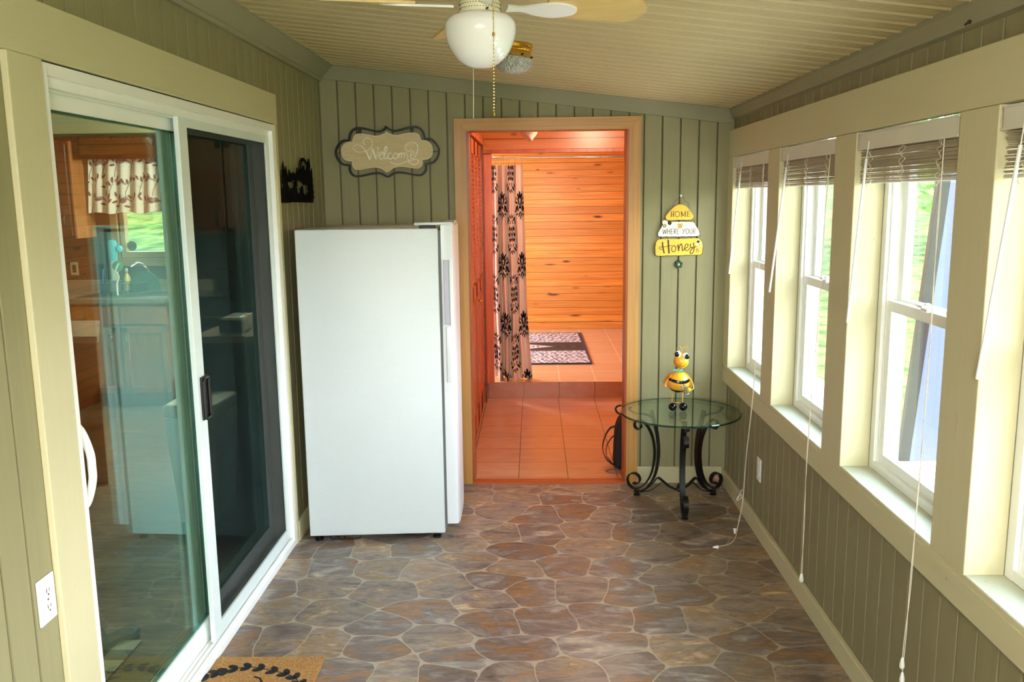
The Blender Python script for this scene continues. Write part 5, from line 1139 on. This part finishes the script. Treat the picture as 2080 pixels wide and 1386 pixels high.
MB().ball((bx(303), -0.027, bz(425)), 0.0085, 12, (0.9, 0.6, 1)).build('cheek', plain('cheek_orange', rgb(222, 84, 34), 0.4), hd, True)
gold = plain('gold_wire', rgb(226, 176, 62), 0.3, 0.5, 0.6)
for P in ([(415,290),(410,230),(390,180),(360,168),(332,190),(340,218),(362,215),(360,198)], [(425,290),(428,230),(445,190),(480,175),(515,190),(525,220),(500,235),(480,222),(490,205)]):
    MB().tube([(x_, -0.004, z_) for x_, z_ in smooth2([(bx(a), bz(b)) for a, b in P], 5)], 0.0014, 6).build('antenna', gold, hd, True)
MB().box(bx(255), bx(345), -0.030, -0.020, bz(585), bz(548), 0.003).box(bx(345), bx(425), -0.030, -0.018, bz(590), bz(556), 0.003).box(bx(395), bx(425), -0.026, -0.018, bz(615), bz(585), 0.003).build('bow_tie', plain('teal_bow', rgb(96, 190, 176), 0.5), t, True)
for sgn, P in ((-1, [(250,625),(180,680),(125,770),(118,815),(165,800),(210,720)]), (1, [(470,625),(540,665),(600,740),(630,830),(615,885),(560,880),(520,760)])):
    Q = [(bx(a), bz(b)) for a, b in P]; MB().prism(smooth2(Q, 4, True), 0.020, 0.0235).build('wing', plain('amber_wing', rgb(208, 136, 40), 0.3), t, label='amber metal wing')
MB().tube(smooth2([(bx(250), -0.02, bz(650)), (bx(180), -0.03, bz(720)), (bx(135), -0.034, bz(800))], 5), 0.0022, 7).ball((bx(128), -0.035, bz(832)), 0.0095, 12).build('arm', ory.m, t, True)
MB().tube(smooth2([(bx(510), -0.02, bz(665)), (bx(580), -0.04, bz(760)), (bx(600), -0.055, bz(850)), (bx(570), -0.062, bz(882)), (bx(520), -0.066, bz(884))], 5), 0.0022, 7).ball((bx(512), -0.066, bz(882)), 0.0135, 14).build('arm', ory.m, t, True)
m = MB().tube([(bx(445), -0.070, bz(820)), (bx(450), -0.070, bz(940))], 0.006, 8)
for k in range(5): a = 2*PI*k/5+0.2; m.ball((bx(430)+0.014*math.cos(a), -0.070, bz(830)+0.012*math.sin(a)), 0.0058, 8)
m.tube([(bx(455), -0.066, bz(955)), (bx(495), -0.060, bz(965)), (bx(530), -0.050, bz(945))], 0.002, 6); m.build('silver_flower', plain('silver_paint', rgb(176, 178, 196), 0.25, 0.5, 0.7), t, True)
for a in (268, 448):
    lg = MB().tube([(bx(a), 0, bz(985)), (bx(a), 0, bz(1180))], 0.0028, 8).build('leg', ory.m, t, True)
    MB().ball((bx(a+6), -0.010, bz(1212)), 0.0225, 18, (1, 1.15, 1)).build('foot', ep, lg, True)
MB().tube([(bx(320), 0.008, bz(1155)), (bx(410), 0.008, bz(1155))], 0.0024, 8).build('brace', ory.m, t, True)

# ------------------------------------------------------------------ fan
t = thing('ceiling_fan', 'white ceiling fan with tan blades and a frosted mushroom light globe', 'ceiling fan', (-0.139, 2.45, 2.034)); t.scale = (1.065,)*3
iv = plain('ivory_enamel', rgb(236, 230, 204), 0.3, var=0.02)
MB().lathe([(0.085, 0.251), (0.10, 0.243), (0.105, 0.215), (0.085, 0.196), (0.055, 0.178), (0.046, 0.177)], 40).build('motor_housing', iv, t, True)
nk = MB().lathe([(0.043, 0.192), (0.043, 0.176), (0.047, 0.163), (0.047, 0.161), (0.051, 0.160), (0.051, 0.134), (0.040, 0.130)], 40).build('light_fitter', iv, t, True)
m = MB()
for row in range(2):
    for k in range(44): a = 2*PI*(k+0.5*row)/44; x, y = 0.0512*math.cos(a), 0.0512*math.sin(a); m.ball((x, y, 0.153-0.010*row), 0.0013, 6)
m.build('vent_holes', M['dark_gap'], nk)
m = MB()
obz = plain('old_bronze', rgb(96, 70, 40), 0.4, 0.5, 0.8)
for k in range(3):
    a = 2*PI*k/3+0.9; MB().tube([(0.050*math.cos(a), 0.050*math.sin(a), 0.1365), (0.060*math.cos(a), 0.060*math.sin(a), 0.1365)], 0.0028, 8).build('thumb_screw', obz, nk)
prof = [(0.048, 0.132), (0.062, 0.130), (0.079, 0.123), (0.088, 0.111), (0.090, 0.098), (0.088, 0.078), (0.081, 0.056), (0.070, 0.036), (0.054, 0.018), (0.034, 0.006), (0.016, 0.001), (0.0005, 0.0)]
g = G('milk_glass', 0.08, 0.6); g.base(rgb(240, 240, 240)); g.b.inputs['Subsurface Weight'].default_value = 0.3; g.b.inputs['Subsurface Radius'].default_value = (0.03, 0.03, 0.03)
MB().lathe(smooth2(prof, 3), 56).build('globe', g.m, t, True)
tan = oak('tan_blade', rgb(206, 176, 112), rgb(226, 198, 134), 'X', 0.35)
for k, ang in enumerate((15, 105, 195, 285)):
    Rz = Matrix.Translation((0, 0, 0.152)) @ Matrix.Rotation(math.radians(ang), 4, 'Z') @ Matrix.Rotation(math.radians(-13), 4, 'X')
    out = [(0.17, -0.045), (0.40, -0.062)]+[(0.40+0.045*math.sin(a), -0.062*math.cos(a)) for a in np.linspace(0.2, PI-0.2, 9)]+[(0.40, 0.062), (0.17, 0.045)]
    m = MB().prism(out, 0.0, 0.007, 'XY'); m.xf(Rz); bl_ = m.build('blade', tan, t)
    br = smooth2([(0.07, -0.016), (0.11, -0.012), (0.15, -0.030), (0.20, -0.040), (0.245, -0.022), (0.255, 0.0), (0.245, 0.022), (0.20, 0.040), (0.15, 0.030), (0.11, 0.012), (0.07, 0.016)], 3)
    m = MB().prism(br, -0.006, -0.0005, 'XY'); m.xf(Rz); m.build('blade_iron', M['white'], bl_, True)
def chain(pts, nm, mt, bead):
    m = MB().tube(pts, 0.0008, 5); L = 0
    P = smooth2(pts, 30)
    if bead:
        last = Vector(P[0])
        for p in P:
            if (Vector(p)-last).length > 0.0062: m.ball(p, 0.0020, 6); last = Vector(p)
    return m.build(nm, mt, t)
chain([(0.030, -0.045, 0.176), (0.0372, -0.095, 0.13), (0.0372, -0.098, 0.0), (0.036, -0.098, -0.115)], 'pull_chain', M['brass'], True)
MB().lathe([(0.001, -0.127), (0.003, -0.122), (0.0015, -0.113)], 8, (0.036, -0.098, 0)).lathe([(0.0036, 0.062), (0.0036, 0.070)], 8, (0.0372, -0.097, 0)).build('chain_bob', M['brass'], t, True)
chain([(-0.020, 0.052, 0.15), (-0.024, 0.094, 0.09), (-0.026, 0.098, 0.0), (-0.028, 0.10, -0.115)], 'pull_cord', M['cord'], False)

# ------------------------------------------------------------------ flush ceiling light
t = thing('ceiling_light', 'flush brass ceiling light with cut glass bowl beyond the fan', 'ceiling light', (-0.068, 3.62, 2.292))
Rt = Matrix.Rotation(math.radians(6.84), 4, 'Y')
m = MB().lathe([(0.072, 0.004), (0.072, -0.008), (0.068, -0.012), (0.074, -0.018), (0.074, -0.022), (0.066, -0.028), (0.070, -0.034), (0.070, -0.052), (0.064, -0.055), (0.050, -0.055)], 40); m.xf(Rt); m.build('brass_collar', M['brass'], t, True)
m = MB()
for k in range(6): a = PI*k/3; m.lathe([(0.001, -0.004), (0.004, -0.003), (0.004, 0.003), (0.001, 0.004)], 8, (0.073*math.cos(a), 0.073*math.sin(a), -0.046))
m.xf(Rt); m.build('screws', M['dark_gap'], t)
m = MB(); pr = smooth2([(0.062, -0.050), (0.078, -0.056), (0.080, -0.064), (0.072, -0.088), (0.050, -0.107), (0.024, -0.116), (0.0005, -0.118)], 4)
m.lathe(pr, 48); m.xf(Rt)
g = G('cut_glass', 0.08, 0.9); g.base(rgb(236, 238, 230)); g.b.inputs['Transmission Weight'].default_value = 0.25; v = g.n('ShaderNodeTexVoronoi', feature='DISTANCE_TO_EDGE'); g.put(v.inputs['Vector'], g.pos()); v.inputs['Scale'].default_value = 85
g.bump(v.outputs['Distance'], 1.0, 0.02); m.build('glass_bowl', g.m, t, True)

# ------------------------------------------------------------------ outlets, nails, small things
def outlet(loc, rz, label, group=None):
    t = thing('wall_outlet', label, 'outlet', loc, rz)
    MB().box(-0.036, 0.036, -0.0065, -0.0002, -0.058, 0.058, 0.003).build('cover_plate', M['white'], t, True)
    for s in (-1, 1):
        o = MB().lathe([(0.0165, 0), (0.0165, -0.0025), (0.0155, -0.003), (0.001, -0.003)], 20, (0, -0.0062, 0.0205*s), 'Y').build('receptacle', M['white'], t, True)
        MB().box(-0.0075, -0.0055, -0.0098, -0.0090, 0.0205*s-0.001, 0.0205*s+0.009).box(0.0045, 0.0060, -0.0098, -0.0090, 0.0205*s, 0.0205*s+0.008).lathe([(0.0024, -0.0098), (0.0024, -0.0090)], 8, (0, 0, 0.0205*s-0.007), 'Y').build('slots', M['dark_gap'], o)
    MB().lathe([(0.003, -0.0078), (0.003, -0.0066)], 8, (0, 0, 0), 'Y').build('screw', M['chrome'], t)
outlet((SX0, 1.955, 0.735), PI/2, 'white duplex outlet on the left wall beside the patio door')
outlet((SX1, 4.20, 0.33), -PI/2, 'white duplex outlet low on the window wall')
for (y, z, lab, r_) in ((2.34, 2.105, 'long rusty nail on the window wall above the header beam, the lower one', 0.9), (2.255, 2.120, 'rusty nail on the window wall above the header beam, the upper one', 0.45)):
    t = thing('nail', lab, 'nail', (SX1, y, z)); rust = plain('rusty_steel', rgb(74, 52, 38), 0.7, 0.5, 0.5)
    MB().tube([(0.003, 0.0, 0.0), (-0.022, -0.010, 0.001), (-0.035*r_, -0.055*r_, 0.0)], 0.0028, 8).build('shank', rust, t, True); MB().ball((-0.035*r_, -0.056*r_, 0), 0.0055, 10, (1, 0.5, 1)).build('head', rust, t, True)
t = thing('crumpled_wrapper', 'small crumpled pinkish wrapper on the floor in the back corner', 'wrapper', (1.055, 4.90, 0.0))
rq = random.Random(4); m = MB(); m.ball((0, 0, 0.04), 0.034, 12, (0.8, 0.7, 1.15)); m.v = [(x*rq.uniform(.7, 1.1), y*rq.uniform(.7, 1.1), max(0.001, z*rq.uniform(.85, 1.1))) for x, y, z in m.v]
m.build('wrapper', plain('pink_foil', rgb(196, 150, 136), 0.3, var=0.35, scale=60), t)

# ------------------------------------------------------------------ black bag in the hall
t = thing('backpack', 'black backpack with hanging straps leaning just inside the hall on the right', 'backpack', (0.60, 5.26, 0.0105))
bagm = plain('black_nylon', rgb(16, 17, 22), 0.7, var=0.2, scale=90)
out = smooth2([(-0.100, 0.01), (-0.106, 0.10), (-0.100, 0.22), (-0.088, 0.28), (-0.065, 0.318), (0.0, 0.345), (0.08, 0.335), (0.12, 0.28), (0.13, 0.10), (0.12, 0.01), (0.0, 0.0)], 4, True)
o = MB().prism(out, -0.07, 0.08).build('bag_body', bagm, t, True); md = o.modifiers.new('b', 'BEVEL'); md.width = 0.02; md.segments = 3; md.limit_method = 'ANGLE'
MB().tube(smooth2([(-0.045, 0.0, 0.33), (-0.085, 0.0, 0.345), (-0.098, 0.0, 0.375), (-0.072, 0.0, 0.392), (-0.03, 0.0, 0.375), (-0.005, 0.0, 0.34)], 5), 0.006, 8).build('top_handle', bagm, t, True)
pts = smooth2([(-0.098, 0.262), (-0.135, 0.245), (-0.165, 0.19), (-0.178, 0.12), (-0.160, 0.06), (-0.125, 0.022), (-0.095, 0.010)], 5)
MB().strip(pts, 0.004, -0.02, 0.015).build('shoulder_strap', bagm, t); 
pts = smooth2([(-0.095, 0.20), (-0.125, 0.17), (-0.150, 0.12), (-0.150, 0.06), (-0.118, 0.02)], 5); MB().strip(pts, 0.003, 0.02, 0.04).build('shoulder_strap', bagm, t)
t = thing('grey_strap', 'flat grey webbing loop lying on the hall tiles under the backpack', 'strap', (0.475, 5.16, 0.0103))
MB().strip([(-0.035, 0.0), (-0.02, 0.035), (0.02, 0.045), (0.045, 0.02)], 0.012, 0.0, 0.003, 'XY').strip([(0.04, -0.02), (0.0, -0.035), (-0.03, -0.015), (-0.038, 0.003)], 0.012, 0.0, 0.003, 'XY').build('webbing', plain('grey_web', rgb(120, 112, 100), 0.7), t)

# ------------------------------------------------------------------ coir doormat with laurel print
t = thing('doormat', 'tan coir doormat with black laurel print in front of the patio door', 'doormat', (-1.185, 2.22, 0))
g = G('coir', 0.95, 0.1); f = g.noise(g.pos(), 180, 3, 0.7); f2 = g.noise(g.pos(), 9, 3)
g.base(g.mix(g.math('MULTIPLY', f2, 0.4), g.ramp(f, [(0.3, rgb(132, 90, 50)), (0.5, rgb(190, 142, 88)), (0.72, rgb(222, 180, 124))]), rgb(176, 124, 74))); g.bump(f, 1.0, 0.006)
m = MB().box(0.005, 0.40, 0.0, 0.748, 0.001, 0.014, 0.004); m.build('coir_pile', g.m, t)
m = MB(); stem = smooth2([(0.0, 2.826), (0.036, 2.852), (0.066, 2.868), (0.102, 2.885), (0.154, 2.892), (0.211, 2.876), (0.271, 2.855), (0.318, 2.830), (0.35, 2.79), (0.365, 2.73), (0.36, 2.66)], 8)
stem = [(x, y-2.22) for x, y in stem]; m.strip(stem, 0.0035, 0.0135, 0.0150, 'XY')
for i in range(3, len(stem)-2, 7):
    (x0, y0), (x1, y1) = stem[i], stem[i+1]; a = math.atan2(y1-y0, x1-x0)
    for s in (-1, 1):
        b = a+PI+s*0.65; L_ = 0.040; w_ = 0.012; cx, cy = x0+math.cos(b)*L_/2, y0+math.sin(b)*L_/2
        m.prism([(cx+math.cos(b)*L_/2*math.cos(q)-math.sin(b)*w_*math.sin(q), cy+math.sin(b)*L_/2*math.cos(q)+math.cos(b)*w_*math.sin(q)) for q in np.linspace(0, 2*PI, 13)[:-1]], 0.0135, 0.0152, 'XY')
s2 = [(0.18, 2.829-2.22), (0.204, 2.818-2.22), (0.22, 2.79-2.22)]; m.strip(s2, 0.008, 0.0135, 0.015, 'XY')
m.build('laurel_print', plain('black_print', rgb(22, 22, 28), 0.9), t)
